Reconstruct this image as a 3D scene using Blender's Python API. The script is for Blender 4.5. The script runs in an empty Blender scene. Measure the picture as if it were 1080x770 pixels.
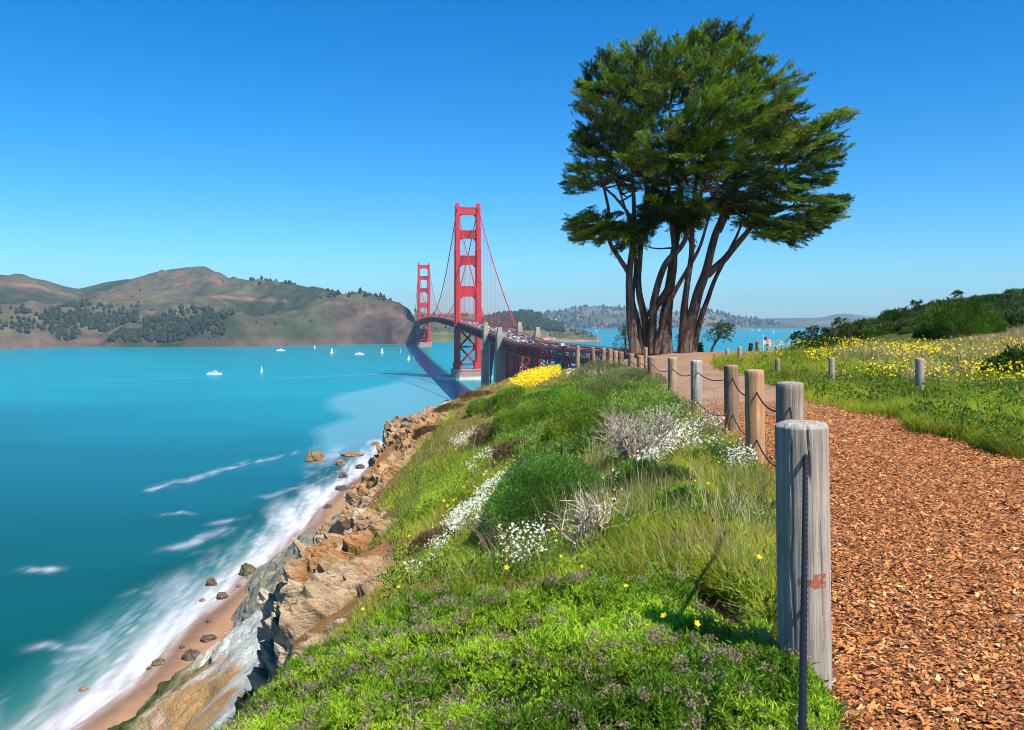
import bpy, math, random
import numpy as np
from mathutils import Vector

# ------------------------------------------------------------------ camera, sky, sun, exposure
SC = bpy.context.scene
COL = SC.collection
EYE = 80.0                      # camera height over the sea
F = 930.0                       # focal length in photo pixels (1080 wide)
HX, HY = 540.0, 335.0           # photo column of the view axis, photo row of the horizon

cam_d = bpy.data.cameras.new('camera')
cam = bpy.data.objects.new('camera', cam_d)
COL.objects.link(cam)
cam.location = (0, 0, EYE)
cam.rotation_euler = (math.radians(90), 0, 0)
cam_d.sensor_width = 36.0
cam_d.lens = 36.0 * F / 1080.0
cam_d.shift_y = -(385.0 - HY) / 1080.0
cam_d.clip_start = 0.05
cam_d.clip_end = 60000
SC.camera = cam

SUN_AZ = math.radians(44)       # to the right of straight behind the camera
SUN_EL = math.radians(53)
to_sun = Vector((math.sin(SUN_AZ) * math.cos(SUN_EL), -math.cos(SUN_AZ) * math.cos(SUN_EL), math.sin(SUN_EL)))

world = bpy.data.worlds.new('World')
SC.world = world
world.use_nodes = True
wn = world.node_tree
bg = wn.nodes['Background']
sky = wn.nodes.new('ShaderNodeTexSky')
sky.sky_type = 'NISHITA'
sky.sun_disc = False
sky.sun_elevation = SUN_EL
sky.sun_rotation = math.atan2(to_sun.x, to_sun.y)
sky.altitude = 0
sky.air_density = 1.0
sky.dust_density = 0.15
sky.ozone_density = 3.5
hs = wn.nodes.new('ShaderNodeHueSaturation')
hs.inputs['Hue'].default_value = 0.487
hs.inputs['Saturation'].default_value = 1.48
hs.inputs['Value'].default_value = 1.0
wn.links.new(sky.outputs[0], hs.inputs['Color'])
mul = wn.nodes.new('ShaderNodeMixRGB'); mul.blend_type = 'MULTIPLY'; mul.inputs[0].default_value = 1
mul.inputs[2].default_value = (.44, .82, 1.13, 1)            # the deep clear blue of this sky
wn.links.new(hs.outputs[0], mul.inputs[1]); wn.links.new(mul.outputs[0], bg.inputs['Color'])
bg.inputs['Strength'].default_value = 0.087

sun_d = bpy.data.lights.new('sun', 'SUN')
sun_d.energy = 5.0
sun_d.angle = math.radians(0.53)
sun_d.color = (1.0, 0.94, 0.84)
sun = bpy.data.objects.new('sun', sun_d)
COL.objects.link(sun)
sun.rotation_euler = to_sun.to_track_quat('Z', 'Y').to_euler()

SC.view_settings.view_transform = 'Standard'
SC.view_settings.look = 'None'
SC.view_settings.gamma = 1
SC.view_settings.exposure = 0.76
SC.render.engine = 'CYCLES'
SC.cycles.use_denoising = True
SC.cycles.pixel_filter_type = 'BLACKMAN_HARRIS'
SC.cycles.filter_width = 1.0
SC.cycles.max_bounces = 6
SC.cycles.diffuse_bounces = 3
SC.cycles.transparent_max_bounces = 8
SC.cycles.volume_bounces = 0
SC.cycles.sample_clamp_indirect = 6

rng = np.random.default_rng(7)
random.seed(7)

# ------------------------------------------------------------------ helpers
def tag(o, label=None, cat=None, group=None, kind=None):
    if label: o['label'] = label
    if cat: o['category'] = cat
    if group: o['group'] = group
    if kind: o['kind'] = kind
    return o

def empty(name, loc=(0, 0, 0), rz=0.0):
    o = bpy.data.objects.new(name, None)
    o.empty_display_size = 0.3
    COL.objects.link(o)
    o.location = loc
    o.rotation_euler = (0, 0, rz)
    return o

def add_mesh(name, V, faces, mat, parent=None, smooth=False, col=None, floats=None, loc=None, mats=None, midx=None):
    """V: n x 3; faces: an int array m x k, or a list of such arrays"""
    V = np.asarray(V, dtype=np.float64).reshape(-1, 3)
    if isinstance(faces, np.ndarray): faces = [faces]
    faces = [np.asarray(f, dtype=np.int32) for f in faces if len(f)]
    me = bpy.data.meshes.new(name)
    me.vertices.add(len(V)); me.vertices.foreach_set('co', V.astype(np.float32).ravel())
    li = np.concatenate([f.ravel() for f in faces])
    tot = np.concatenate([np.full(len(f), f.shape[1], dtype=np.int32) for f in faces])
    st = np.concatenate([[0], np.cumsum(tot)[:-1]]).astype(np.int32)
    me.loops.add(len(li)); me.loops.foreach_set('vertex_index', li)
    me.polygons.add(len(tot)); me.polygons.foreach_set('loop_start', st); me.polygons.foreach_set('loop_total', tot)
    if midx is not None: me.polygons.foreach_set('material_index', np.asarray(midx, dtype=np.int32))
    me.update(calc_edges=True)
    me.validate()
    me.polygons.foreach_set('use_smooth', np.full(len(me.polygons), bool(smooth), dtype=bool))
    if col is not None:
        c = np.ones((len(V), 4), dtype=np.float32); c[:, :3] = np.asarray(col)[:, :3]
        a = me.color_attributes.new('Col', 'FLOAT_COLOR', 'POINT'); a.data.foreach_set('color', c.ravel())
    for k, v in (floats or {}).items():
        a = me.attributes.new(k, 'FLOAT', 'POINT'); a.data.foreach_set('value', np.asarray(v, dtype=np.float32).ravel())
    for m in (mats or [mat]): me.materials.append(m)
    o = bpy.data.objects.new(name, me)
    COL.objects.link(o)
    if parent: o.parent = parent
    if loc is not None: o.location = loc
    return o

class MB:
    """collects solids for one mesh; every vertex has a colour"""
    def __init__(s): s.V = []; s.F = {3: [], 4: []}; s.C = []; s.n = 0
    def add(s, V, faces, col=(1, 1, 1)):
        V = np.asarray(V, dtype=float).reshape(-1, 3)
        for f in (faces if isinstance(faces, list) else [faces]):
            f = np.asarray(f)
            if len(f): s.F[f.shape[1]].append(f + s.n)
        s.V.append(V)
        c = np.asarray(col, dtype=float)
        s.C.append(np.tile(c, (len(V), 1)) if c.ndim == 1 else c)
        s.n += len(V)
    def box(s, c, size, ax=None, col=(1, 1, 1), taper=1.0):
        q = np.array([[x, y, z] for z in (-.5, .5) for y in (-.5, .5) for x in (-.5, .5)], dtype=float)
        if taper != 1.0: q[4:, :2] *= taper
        q = q * np.asarray(size)
        if ax is not None: q = q @ np.asarray(ax)
        s.add(q + np.asarray(c), np.array([[0, 2, 3, 1], [4, 5, 7, 6], [0, 1, 5, 4], [1, 3, 7, 5], [3, 2, 6, 7], [2, 0, 4, 6]]), col)
    def bar(s, a, b, w, h=None, col=(1, 1, 1)):
        a = np.asarray(a, float); b = np.asarray(b, float); d = b - a; L = np.linalg.norm(d)
        if L < 1e-6: return
        d /= L; up = np.array([0, 0, 1.0]) if abs(d[2]) < .98 else np.array([0, 1.0, 0])
        x = np.cross(d, up); x /= np.linalg.norm(x); y = np.cross(x, d)
        s.box((a + b) / 2, (w, L, h or w), np.array([x, d, y]), col)
    def tube(s, P, R, n=8, col=(1, 1, 1), cap=True, wob=None):
        V, Q = tube_geo(P, R, n, wob); T = []
        if cap:
            m = len(P); i0 = len(V); V = np.vstack([V, np.asarray(P[0])[None], np.asarray(P[-1])[None]])
            k = np.arange(n); k2 = (k + 1) % n
            T = np.concatenate([np.stack([k2, k, np.full(n, i0)], 1), np.stack([(m - 1) * n + k, (m - 1) * n + k2, np.full(n, i0 + 1)], 1)])
        s.add(V, [Q, T] if len(T) else [Q], col)
    def build(s, name, mat, parent=None, smooth=False, loc=None):
        fs = [np.concatenate(s.F[k]) for k in (4, 3) if s.F[k]]
        return add_mesh(name, np.vstack(s.V), fs, mat, parent, smooth, np.vstack(s.C), loc=loc)

def tube_geo(P, R, n=8, wob=None):
    P = np.asarray(P, float); m = len(P); R = np.broadcast_to(np.asarray(R, float), (m,))
    T = np.gradient(P, axis=0); T /= np.linalg.norm(T, axis=1)[:, None] + 1e-12
    ref = np.array([0.31, 0.95, 0.05]) if abs(T[:, 2]).mean() > .5 else np.array([0, 0.05, 1.0])
    X = np.cross(np.broadcast_to(ref, T.shape), T); X /= np.linalg.norm(X, axis=1)[:, None] + 1e-12
    Y = np.cross(T, X)
    a = np.arange(n) / n * 2 * math.pi
    rr = R[:, None] * (np.ones((m, n)) if wob is None else wob)
    V = P[:, None, :] + rr[..., None] * (np.cos(a)[None, :, None] * X[:, None, :] + np.sin(a)[None, :, None] * Y[:, None, :])
    i = np.arange(m - 1)[:, None] * n; k = np.arange(n)[None, :]; k2 = (k + 1) % n
    Q = np.stack([i + k, i + k2, i + n + k2, i + n + k], -1).reshape(-1, 4)
    return V.reshape(-1, 3), Q

def grid_faces(r, c):
    i = np.arange(r - 1)[:, None] * c; k = np.arange(c - 1)[None, :]
    return np.stack([i + k, i + k + 1, i + c + k + 1, i + c + k], -1).reshape(-1, 4)

def smooth_path(P, n):
    """Catmull-Rom through points, n samples"""
    P = np.asarray(P, float); m = len(P)
    Q = np.vstack([2 * P[0] - P[1], P, 2 * P[-1] - P[-2]])
    t = np.linspace(0, m - 1 - 1e-9, n); i = t.astype(int); f = (t - i)[:, None]
    a, b, c, d = Q[i], Q[i + 1], Q[i + 2], Q[i + 3]
    return .5 * (2 * b + (c - a) * f + (2 * a - 5 * b + 4 * c - d) * f ** 2 + (3 * b - a - 3 * c + d) * f ** 3)

def _h(ix, iy, iz, s=0):
    h = (ix * 374761393 + iy * 668265263 + iz * 1274126177 + s * 974711) & 0xFFFFFFFF
    h = ((h ^ (h >> 13)) * 1274126177) & 0xFFFFFFFF
    h = ((h ^ (h >> 16)) * 2246822519) & 0xFFFFFFFF
    return ((h ^ (h >> 15)) & 0xFFFFFF) / float(0xFFFFFF)

def vnoise(P, s=0):
    P = np.asarray(P, float); i = np.floor(P).astype(np.int64); f = P - i; u = f * f * (3 - 2 * f)
    r = 0
    for dx in (0, 1):
        for dy in (0, 1):
            for dz in (0, 1):
                w = (u[..., 0] if dx else 1 - u[..., 0]) * (u[..., 1] if dy else 1 - u[..., 1]) * (u[..., 2] if dz else 1 - u[..., 2])
                r = r + w * _h(i[..., 0] + dx, i[..., 1] + dy, i[..., 2] + dz, s)
    return r * 2 - 1

def fbm(P, oct=4, s=0, gain=.5):
    P = np.asarray(P, float); r = 0; a = 1; t = 0
    for k in range(oct):
        r = r + a * vnoise(P, s + k * 17); t += a; a *= gain; P = P * 2.03 + 11.7
    return r / t

def p3(x, y, z=0.0):
    x, y = np.broadcast_arrays(np.asarray(x, float), np.asarray(y, float))
    return np.stack([x, y, np.broadcast_to(np.asarray(z, float), x.shape)], -1)

def voro(P, s=0):
    """F1, F2 distance and the nearest cell's random number"""
    P = np.asarray(P, float); i = np.floor(P).astype(np.int64)
    f1 = np.full(P.shape[:-1], 9.); f2 = f1.copy(); c = np.zeros(P.shape[:-1])
    for dx in (-1, 0, 1):
        for dy in (-1, 0, 1):
            for dz in (-1, 0, 1):
                j = i + np.array([dx, dy, dz])
                q = np.stack([_h(j[..., 0], j[..., 1], j[..., 2], s + k) for k in (1, 2, 3)], -1) + j
                d = np.linalg.norm(P - q, axis=-1); r = _h(j[..., 0], j[..., 1], j[..., 2], s + 9)
                near = d < f1
                f2 = np.where(near, f1, np.minimum(f2, d)); c = np.where(near, r, c); f1 = np.where(near, d, f1)
    return f1, f2, c

def sstep(a, b, x):
    t = np.clip((np.asarray(x, float) - a) / (b - a), 0, 1); return t * t * (3 - 2 * t)

def lerp(a, b, t): return np.asarray(a) * (1 - t) + np.asarray(b) * t

def mixc(a, b, t):
    t = np.asarray(t)[..., None]; return np.asarray(a) * (1 - t) + np.asarray(b) * t

def inpoly(x, y, poly):
    x = np.asarray(x); y = np.asarray(y); ins = np.zeros(x.shape, bool); n = len(poly)
    for i in range(n):
        x1, y1 = poly[i]; x2, y2 = poly[(i + 1) % n]
        if y1 == y2: continue
        ins ^= ((y1 > y) != (y2 > y)) & (x < (x2 - x1) * (y - y1) / (y2 - y1) + x1)
    return ins

def at(px, py, Y):
    """the point at distance Y that the photo shows at px, py"""
    return np.array([(px - HX) / F * Y, Y, EYE - (py - HY) / F * Y])

def pline_dist(x, y, pts):
    d = np.full(np.shape(x), 1e9)
    for (x1, y1), (x2, y2) in zip(pts[:-1], pts[1:]):
        dx, dy = x2 - x1, y2 - y1
        t = np.clip(((x - x1) * dx + (y - y1) * dy) / (dx * dx + dy * dy + 1e-9), 0, 1)
        d = np.minimum(d, np.hypot(x - x1 - t * dx, y - y1 - t * dy))
    return d

def rand_dirs(n, up=0.0):
    d = rng.normal(size=(n, 3)); d[:, 2] = d[:, 2] + up
    return d / (np.linalg.norm(d, axis=1)[:, None] + 1e-9)

def kites(P, D, L, W, fold=0.25, wide=0.45):
    """one four-cornered leaf per point"""
    n = len(P); L = np.broadcast_to(np.asarray(L, float), (n,))[:, None]; W = np.broadcast_to(np.asarray(W, float), (n,))[:, None]
    S = np.cross(D, rng.normal(size=(n, 3))); S /= np.linalg.norm(S, axis=1)[:, None] + 1e-9
    N = np.cross(S, D)
    m = P + D * L * wide + N * W * fold
    V = np.stack([P, m + S * W * .5, P + D * L, m - S * W * .5], 1).reshape(-1, 3)
    return V, np.arange(4 * n).reshape(-1, 4)

def blades(P, D, L, W, bend=0.35):
    """grass: base pair, mid pair, tip; bends over"""
    n = len(P); L = np.broadcast_to(np.asarray(L, float), (n,))[:, None]; W = np.broadcast_to(np.asarray(W, float), (n,))[:, None]
    S = np.cross(D, rng.normal(size=(n, 3))); S /= np.linalg.norm(S, axis=1)[:, None] + 1e-9
    B = np.cross(S, D) * bend; B[:, 2] -= abs(bend) * .35
    V = np.stack([P - S * W * .5, P + S * W * .5, P + D * L * .55 + B * L * .22 - S * W * .36, P + D * L * .55 + B * L * .22 + S * W * .36, P + D * L * .95 + B * L], 1)
    i = np.arange(n)[:, None] * 5
    return V.reshape(-1, 3), np.concatenate([i + 0, i + 1, i + 3, i + 2], 1), np.concatenate([i + 2, i + 3, i + 4], 1)

# ------------------------------------------------------------------ materials
def nodes(name):
    m = bpy.data.materials.new(name); m.use_nodes = True
    t = m.node_tree; b = t.nodes['Principled BSDF']
    return m, t, b

def N(t, kind, **kw):
    n = t.nodes.new('ShaderNode' + kind)
    for k, v in kw.items():
        if hasattr(n, k): setattr(n, k, v)
        else: n.inputs[k].default_value = v
    return n

def ramp(t, fac, stops):
    r = N(t, 'ValToRGB'); e = r.color_ramp.elements
    while len(e) < len(stops): e.new(0.5)
    for x, (p, c) in zip(e, stops): x.position = p; x.color = (*c, 1) if len(c) == 3 else c
    t.links.new(fac, r.inputs[0]); return r.outputs[0]

def mixrgb(t, a, b, fac, mode='MIX'):
    m = N(t, 'MixRGB', blend_type=mode)
    for k, v in ((0, fac), (1, a), (2, b)):
        if isinstance(v, (int, float)): m.inputs[k].default_value = v
        elif isinstance(v, tuple): m.inputs[k].default_value = (*v, 1)
        else: t.links.new(v, m.inputs[k])
    return m.outputs[0]

def noise(t, scale, detail=4, rough=.55, vec=None, stretch=None, dist=0.0):
    n = N(t, 'TexNoise', Scale=scale, Detail=detail, Roughness=rough, Distortion=dist)
    if vec is None:
        vec = N(t, 'TexCoord').outputs['Object']
    if stretch:
        mp = N(t, 'Mapping'); mp.inputs['Scale'].default_value = stretch
        t.links.new(vec, mp.inputs['Vector']); vec = mp.outputs[0]
    t.links.new(vec, n.inputs['Vector']); return n.outputs[0]

def bump(t, b, h, strength=.5, dist=.05):
    n = N(t, 'Bump', Strength=strength, Distance=dist)
    t.links.new(h, n.inputs['Height']); t.links.new(n.outputs[0], b.inputs['Normal']); return n

def attr(t, name, out='Color'):
    return N(t, 'Attribute', attribute_name=name).outputs[out]

def mat_leaf(name, trans=.35, rough=.55, spec=.25, vary=.25):
    m, t, b = nodes(name)
    c = attr(t, 'Col'); n = noise(t, 1.7, 2)
    r = ramp(t, n, [(.3, (1 - vary,) * 3), (.7, (1 + vary,) * 3)])
    c2 = mixrgb(t, c, r, 1.0, 'MULTIPLY')
    t.links.new(c2, b.inputs['Base Color']); b.inputs['Roughness'].default_value = rough
    b.inputs['Specular IOR Level'].default_value = spec
    tr = N(t, 'BsdfTranslucent'); t.links.new(c2, tr.inputs['Color'])
    mx = N(t, 'MixShader'); mx.inputs[0].default_value = trans
    t.links.new(b.outputs[0], mx.inputs[1]); t.links.new(tr.outputs[0], mx.inputs[2])
    t.links.new(mx.outputs[0], t.nodes['Material Output'].inputs['Surface'])
    return m

def mat_col(name, rough=.7, spec=.3, scale=3.0, vary=.2, bmp=0.0, metallic=0.0, bscale=None):
    m, t, b = nodes(name)
    c = attr(t, 'Col'); n = noise(t, scale, 5, .6)
    r = ramp(t, n, [(.25, (1 - vary,) * 3), (.75, (1 + vary,) * 3)])
    t.links.new(mixrgb(t, c, r, 1.0, 'MULTIPLY'), b.inputs['Base Color'])
    b.inputs['Roughness'].default_value = rough; b.inputs['Specular IOR Level'].default_value = spec
    b.inputs['Metallic'].default_value = metallic
    if bmp: bump(t, b, noise(t, bscale or scale * 3, 6, .65), bmp, .05)
    return m

M = {}
M['leaf'] = mat_leaf('leaf', trans=.42)
M['cypress'] = mat_leaf('cypress_foliage', trans=.16, rough=.6, spec=.2)
M['petal'] = mat_leaf('petal', trans=.3, rough=.6, spec=.1, vary=.06)
M['far_leaf'] = mat_col('far_foliage', .9, .1, .05, .3)

def mat_rock(name, scale=1.0, bmp=.9, warm=True):
    m, t, b = nodes(name)
    c = attr(t, 'Col')
    n1 = noise(t, 1.3 * scale, 8, .65); n2 = noise(t, 9 * scale, 6, .7); n3 = noise(t, 4 * scale, 5, .6, stretch=(1, 1, 3.5), dist=.8)
    a = ramp(t, n1, [(.28, (.5, .46, .43)), (.48, (.95, .93, .9)), (.7, (1.35, 1.3, 1.2))])
    c = mixrgb(t, c, a, .9, 'MULTIPLY')
    a2 = ramp(t, n2, [(.3, (.6, .58, .55)), (.6, (1.15, 1.13, 1.1))])
    c = mixrgb(t, c, a2, .75, 'MULTIPLY')
    if warm:
        st = ramp(t, n3, [(.5, (0, 0, 0)), (.68, (1, 1, 1))])
        c = mixrgb(t, c, (.33, .17, .07), mixrgb(t, (0, 0, 0), st, .55))
    t.links.new(c, b.inputs['Base Color']); b.inputs['Roughness'].default_value = .9; b.inputs['Specular IOR Level'].default_value = .15
    h = N(t, 'Math', operation='ADD'); t.links.new(n2, h.inputs[0]); t.links.new(n3, h.inputs[1])
    bump(t, b, h.outputs[0], bmp, .12 / scale)
    return m
M['rock'] = mat_rock('rock', 1.0)
M['far_rock'] = mat_rock('slope_rock', .16, .8, False)

def mat_ground():
    m, t, b = nodes('ground_soil')
    c = attr(t, 'Col'); n1 = noise(t, 2.5, 8, .65); n2 = noise(t, 22, 6, .7)
    c = mixrgb(t, c, ramp(t, n1, [(.3, (.6, .58, .5)), (.7, (1.35, 1.3, 1.25))]), .9, 'MULTIPLY')
    c = mixrgb(t, c, ramp(t, n2, [(.3, (.55, .55, .5)), (.65, (1.2, 1.2, 1.1))]), .8, 'MULTIPLY')
    t.links.new(c, b.inputs['Base Color']); b.inputs['Roughness'].default_value = .95; b.inputs['Specular IOR Level'].default_value = .1
    bump(t, b, n2, .9, .05)
    return m
M['ground'] = mat_ground()

def mat_path():
    m, t, b = nodes('path_mulch')
    co = N(t, 'TexCoord').outputs['Object']
    v = N(t, 'TexVoronoi', Scale=42.0); mp = N(t, 'Mapping'); mp.inputs['Rotation'].default_value = (0, 0, .6); mp.inputs['Scale'].default_value = (1, .42, 1)
    nz = N(t, 'TexNoise', Scale=9.0, Detail=4); t.links.new(co, nz.inputs['Vector'])
    ad = mixrgb(t, co, nz.outputs[1], .12); t.links.new(ad, mp.inputs['Vector']); t.links.new(mp.outputs[0], v.inputs['Vector'])
    cr = N(t, 'SeparateColor'); t.links.new(v.outputs['Color'], cr.inputs[0])
    chips = ramp(t, cr.outputs[0], [(0, (.14, .055, .02)), (.35, (.33, .145, .052)), (.7, (.45, .22, .09)), (1, (.56, .36, .2))])
    edge = ramp(t, v.outputs['Distance'], [(.35, (1, 1, 1)), (.75, (.35, .3, .28))])
    chips = mixrgb(t, chips, edge, .8, 'MULTIPLY')
    dirt = ramp(t, noise(t, 6, 8, .7), [(.3, (.23, .14, .082)), (.7, (.36, .235, .155))])
    f = attr(t, 'dirt', 'Fac')
    c = mixrgb(t, chips, dirt, f)
    c = mixrgb(t, c, ramp(t, noise(t, .9, 5, .6), [(.3, (.78, .74, .72)), (.7, (1.15, 1.15, 1.15))]), 1.0, 'MULTIPLY')
    t.links.new(c, b.inputs['Base Color']); b.inputs['Roughness'].default_value = .9; b.inputs['Specular IOR Level'].default_value = .15
    bump(t, b, v.outputs['Distance'], .6, -.02)
    return m
M['path'] = mat_path()
M['chip'] = mat_col('wood_chip', .8, .25, 60, .2)

def mat_wood(name):
    m, t, b = nodes(name)
    c = attr(t, 'Col')
    g = noise(t, 1.0, 8, .7, stretch=(95, 95, 2.2)); g2 = noise(t, 1.0, 5, .6, stretch=(30, 30, 1.2)); g3 = noise(t, 3.5, 5, .6)
    c = mixrgb(t, c, ramp(t, g, [(.28, (.42, .39, .36)), (.5, (.95, .94, .92)), (.72, (1.35, 1.34, 1.3))]), .9, 'MULTIPLY')
    c = mixrgb(t, c, ramp(t, g2, [(.35, (.72, .69, .66)), (.65, (1.2, 1.2, 1.2))]), .8, 'MULTIPLY')
    c = mixrgb(t, c, ramp(t, g3, [(.35, (.8, .78, .76)), (.7, (1.15, 1.13, 1.1))]), .8, 'MULTIPLY')
    t.links.new(c, b.inputs['Base Color']); b.inputs['Roughness'].default_value = .85; b.inputs['Specular IOR Level'].default_value = .2
    bump(t, b, g, .7, .012)
    return m
M['wood'] = mat_wood('weathered_wood')

def mat_bark():
    m, t, b = nodes('cypress_bark')
    g = noise(t, 1.0, 8, .7, stretch=(7, 7, .8)); g2 = noise(t, 1.1, 4, .6)
    c = ramp(t, g, [(.3, (.035, .025, .02)), (.5, (.17, .12, .092)), (.68, (.40, .31, .24))])
    c = mixrgb(t, c, (.36, .17, .08), ramp(t, g2, [(.5, (0, 0, 0)), (.75, (.6, .6, .6))]))
    c = mixrgb(t, c, attr(t, 'Col'), 1.0, 'MULTIPLY'); c = mixrgb(t, c, (.78, .76, .74), 1.0, 'MULTIPLY')
    t.links.new(c, b.inputs['Base Color']); b.inputs['Roughness'].default_value = .9; b.inputs['Specular IOR Level'].default_value = .1
    bump(t, b, g, 1.0, .16)
    return m
M['bark'] = mat_bark()

def mat_rope():
    m, t, b = nodes('rope')
    b.inputs['Base Color'].default_value = (.004, .006, .011, 1); b.inputs['Roughness'].default_value = .6; b.inputs['Specular IOR Level'].default_value = .3
    return m
M['rope'] = mat_rope()
M['paint'] = mat_col('bridge_paint', .55, .35, .08, .12)
M['concrete'] = mat_col('concrete', .85, .2, .1, .22)
M['plain'] = mat_col('plain_paint', .5, .4, 1.0, .08)
M['asphalt'] = mat_col('asphalt', .9, .2, .2, .15)
M['hill'] = mat_col('hillside', .95, .05, .02, .45, bmp=.6, bscale=.03)
M['hill'].node_tree.nodes['Bump'].inputs['Distance'].default_value = 14
M['sand'] = mat_col('sand', .85, .2, .25, .15)
M['skin'] = mat_col('skin_and_cloth', .7, .3, 5, .1)

def mat_sea():
    m, t, b = nodes('sea_water')
    sh = attr(t, 'shore', 'Fac'); fo = attr(t, 'foam', 'Fac'); ti = attr(t, 'tint', 'Fac')
    co = N(t, 'TexCoord').outputs['Object']
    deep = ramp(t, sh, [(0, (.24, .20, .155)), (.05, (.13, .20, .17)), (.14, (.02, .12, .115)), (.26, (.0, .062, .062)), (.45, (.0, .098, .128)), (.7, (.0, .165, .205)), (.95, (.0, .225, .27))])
    n1 = noise(t, .006, 6, .6, co, (1, 2.2, 1), .5)
    deep = mixrgb(t, deep, ramp(t, n1, [(.3, (.78, .86, .9)), (.7, (1.2, 1.12, 1.1))]), 1.0, 'MULTIPLY')
    deep = mixrgb(t, deep, (.15, .33, .39), ti)
    n2 = noise(t, .09, 7, .68, co, (2.2, .45, 1), 1.2)
    wisp = N(t, 'Math', operation='MULTIPLY'); t.links.new(fo, wisp.inputs[0])
    t.links.new(ramp(t, n2, [(.28, (.35, .35, .35)), (.62, (1.25, 1.25, 1.25))]), wisp.inputs[1])
    wisp.use_clamp = True
    c = mixrgb(t, deep, (.66, .65, .72), wisp.outputs[0])
    t.links.new(c, b.inputs['Base Color'])
    b.inputs['Roughness'].default_value = .28; b.inputs['IOR'].default_value = 1.33; b.inputs['Specular IOR Level'].default_value = .07
    rr = ramp(t, wisp.outputs[0], [(0, (.28,) * 3), (1, (.85,) * 3)]); t.links.new(rr, b.inputs['Roughness'])
    bump(t, b, noise(t, .35, 5, .6, co, (1, .6, 1)), .12, .8)
    return m
M['sea'] = mat_sea()

# ------------------------------------------------------------------ terrain of the bluff
TK = {  # distance Y: (X, drop below the eye) from the cliff lip to the hill on the right
 -8: [(-2.2, 2.4), (-1.2, 1.8), (0, 1.65), (1.2, 1.6), (5.5, 1.6), (8, 1.4), (15, 1.0), (30, 0), (90, -3)],
 0: [(-1.35, 1.85), (-1.0, 1.78), (0, 1.68), (1.2, 1.6), (5.5, 1.6), (8, 1.35), (15, 1.0), (30, 0), (90, -3)],
 4: [(-1.42, 2.0), (-1.0, 1.86), (0.3, 1.72), (1.3, 1.6), (5.5, 1.6), (8, 1.4), (15, 1.0), (30, 0), (90, -3)],
 6.8: [(-1.66, 2.72), (-1.0, 2.34), (0, 2.08), (1.2, 1.78), (2.1, 1.59), (5.5, 1.57), (8, 1.32), (15, 1.0), (30, 0), (90, -3)],
 9: [(-2.1, 3.05), (-1.35, 2.72), (-1, 2.6), (0, 2.3), (1.2, 1.9), (2.5, 1.57), (5.5, 1.55), (8, 1.3), (15, 1.0), (30, 0), (90, -3)],
 13: [(-2.95, 3.75), (-2.2, 3.3), (-1.5, 2.87), (0, 2.25), (1.5, 1.82), (3.1, 1.52), (5.5, 1.5), (8, 1.25), (15, 1.0), (30, 0), (90, -3)],
 17: [(-3.55, 4.4), (-2.2, 3.35), (-.8, 2.6), (1.4, 1.95), (3.3, 1.6), (5.7, 1.5), (9, 1.22), (15, 1.0), (22, .6), (30, 0), (90, -3)],
 20: [(-3.75, 4.85), (-2.4, 3.35), (-.45, 2.47), (1.3, 2.0), (3.4, 1.66), (5.8, 1.5), (9, 1.2), (15, 1.0), (22, .7), (30, 0), (90, -3)],
 23: [(-4.05, 4.9), (-2.45, 3.3), (-.4, 2.5), (1.5, 2.05), (3.6, 1.74), (6, 1.55), (9, 1.2), (15, 1.03), (22, .65), (30, -.05), (90, -3)],
 25: [(-3.95, 4.3), (-2.5, 3.2), (-.4, 2.5), (1.6, 2.1), (3.7, 1.8), (6.1, 1.6), (9, 1.2), (15, 1.05), (22, .6), (30, -.1), (90, -3)],
 30: [(-3.87, 3.72), (-2.2, 2.95), (0, 2.42), (2, 2.15), (4, 2.0), (6.2, 1.7), (9, 1.25), (14, 1.15), (20, .6), (26, -.1), (40, -2), (90, -5)],
 34: [(-3.6, 3.8), (-2, 3.05), (0, 2.55), (2.4, 2.25), (4.05, 2.1), (6.5, 1.75), (9, 1.4), (14, 1.2), (20, .5), (26, -.2), (40, -2.2), (90, -5)],
 40: [(-2.3, 3.5), (-1.2, 3.1), (0, 2.75), (3, 2.42), (4.1, 2.3), (7, 1.8), (9, 1.6), (13, 1.45), (17, 1.1), (22, .2), (27, -.8), (40, -3), (90, -6)],
 48: [(-1.2, 3.9), (-.4, 3.3), (1, 2.95), (3.1, 2.68), (6, 2.05), (8, 1.9), (12, 1.9), (15, 1.75), (17, 1.6), (20, .9), (26, -.7), (40, -3), (90, -6)],
 56: [(-2, 7), (0, 5.2), (3, 4.2), (8, 3.0), (13, 2.6), (18, 1.9), (22, 1.0), (30, -.8), (40, -2.5), (90, -6)],
 75: [(-6, 17), (0, 13), (8, 9.5), (15, 7), (22, 4), (30, 1), (40, -1), (90, -5)],
 110: [(-8, 30), (0, 27), (15, 20), (30, 12), (45, 5), (60, 2), (90, 0)],
 160: [(-10, 40), (0, 38), (30, 28), (60, 18), (90, 12)],
}
GX = np.arange(-10, 91, .2); GY = np.arange(-8, 161, .2)
_keys = sorted(TK); _prof = np.array([np.interp(GX, [p[0] for p in TK[k]], [p[1] for p in TK[k]]) for k in _keys])
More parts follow.
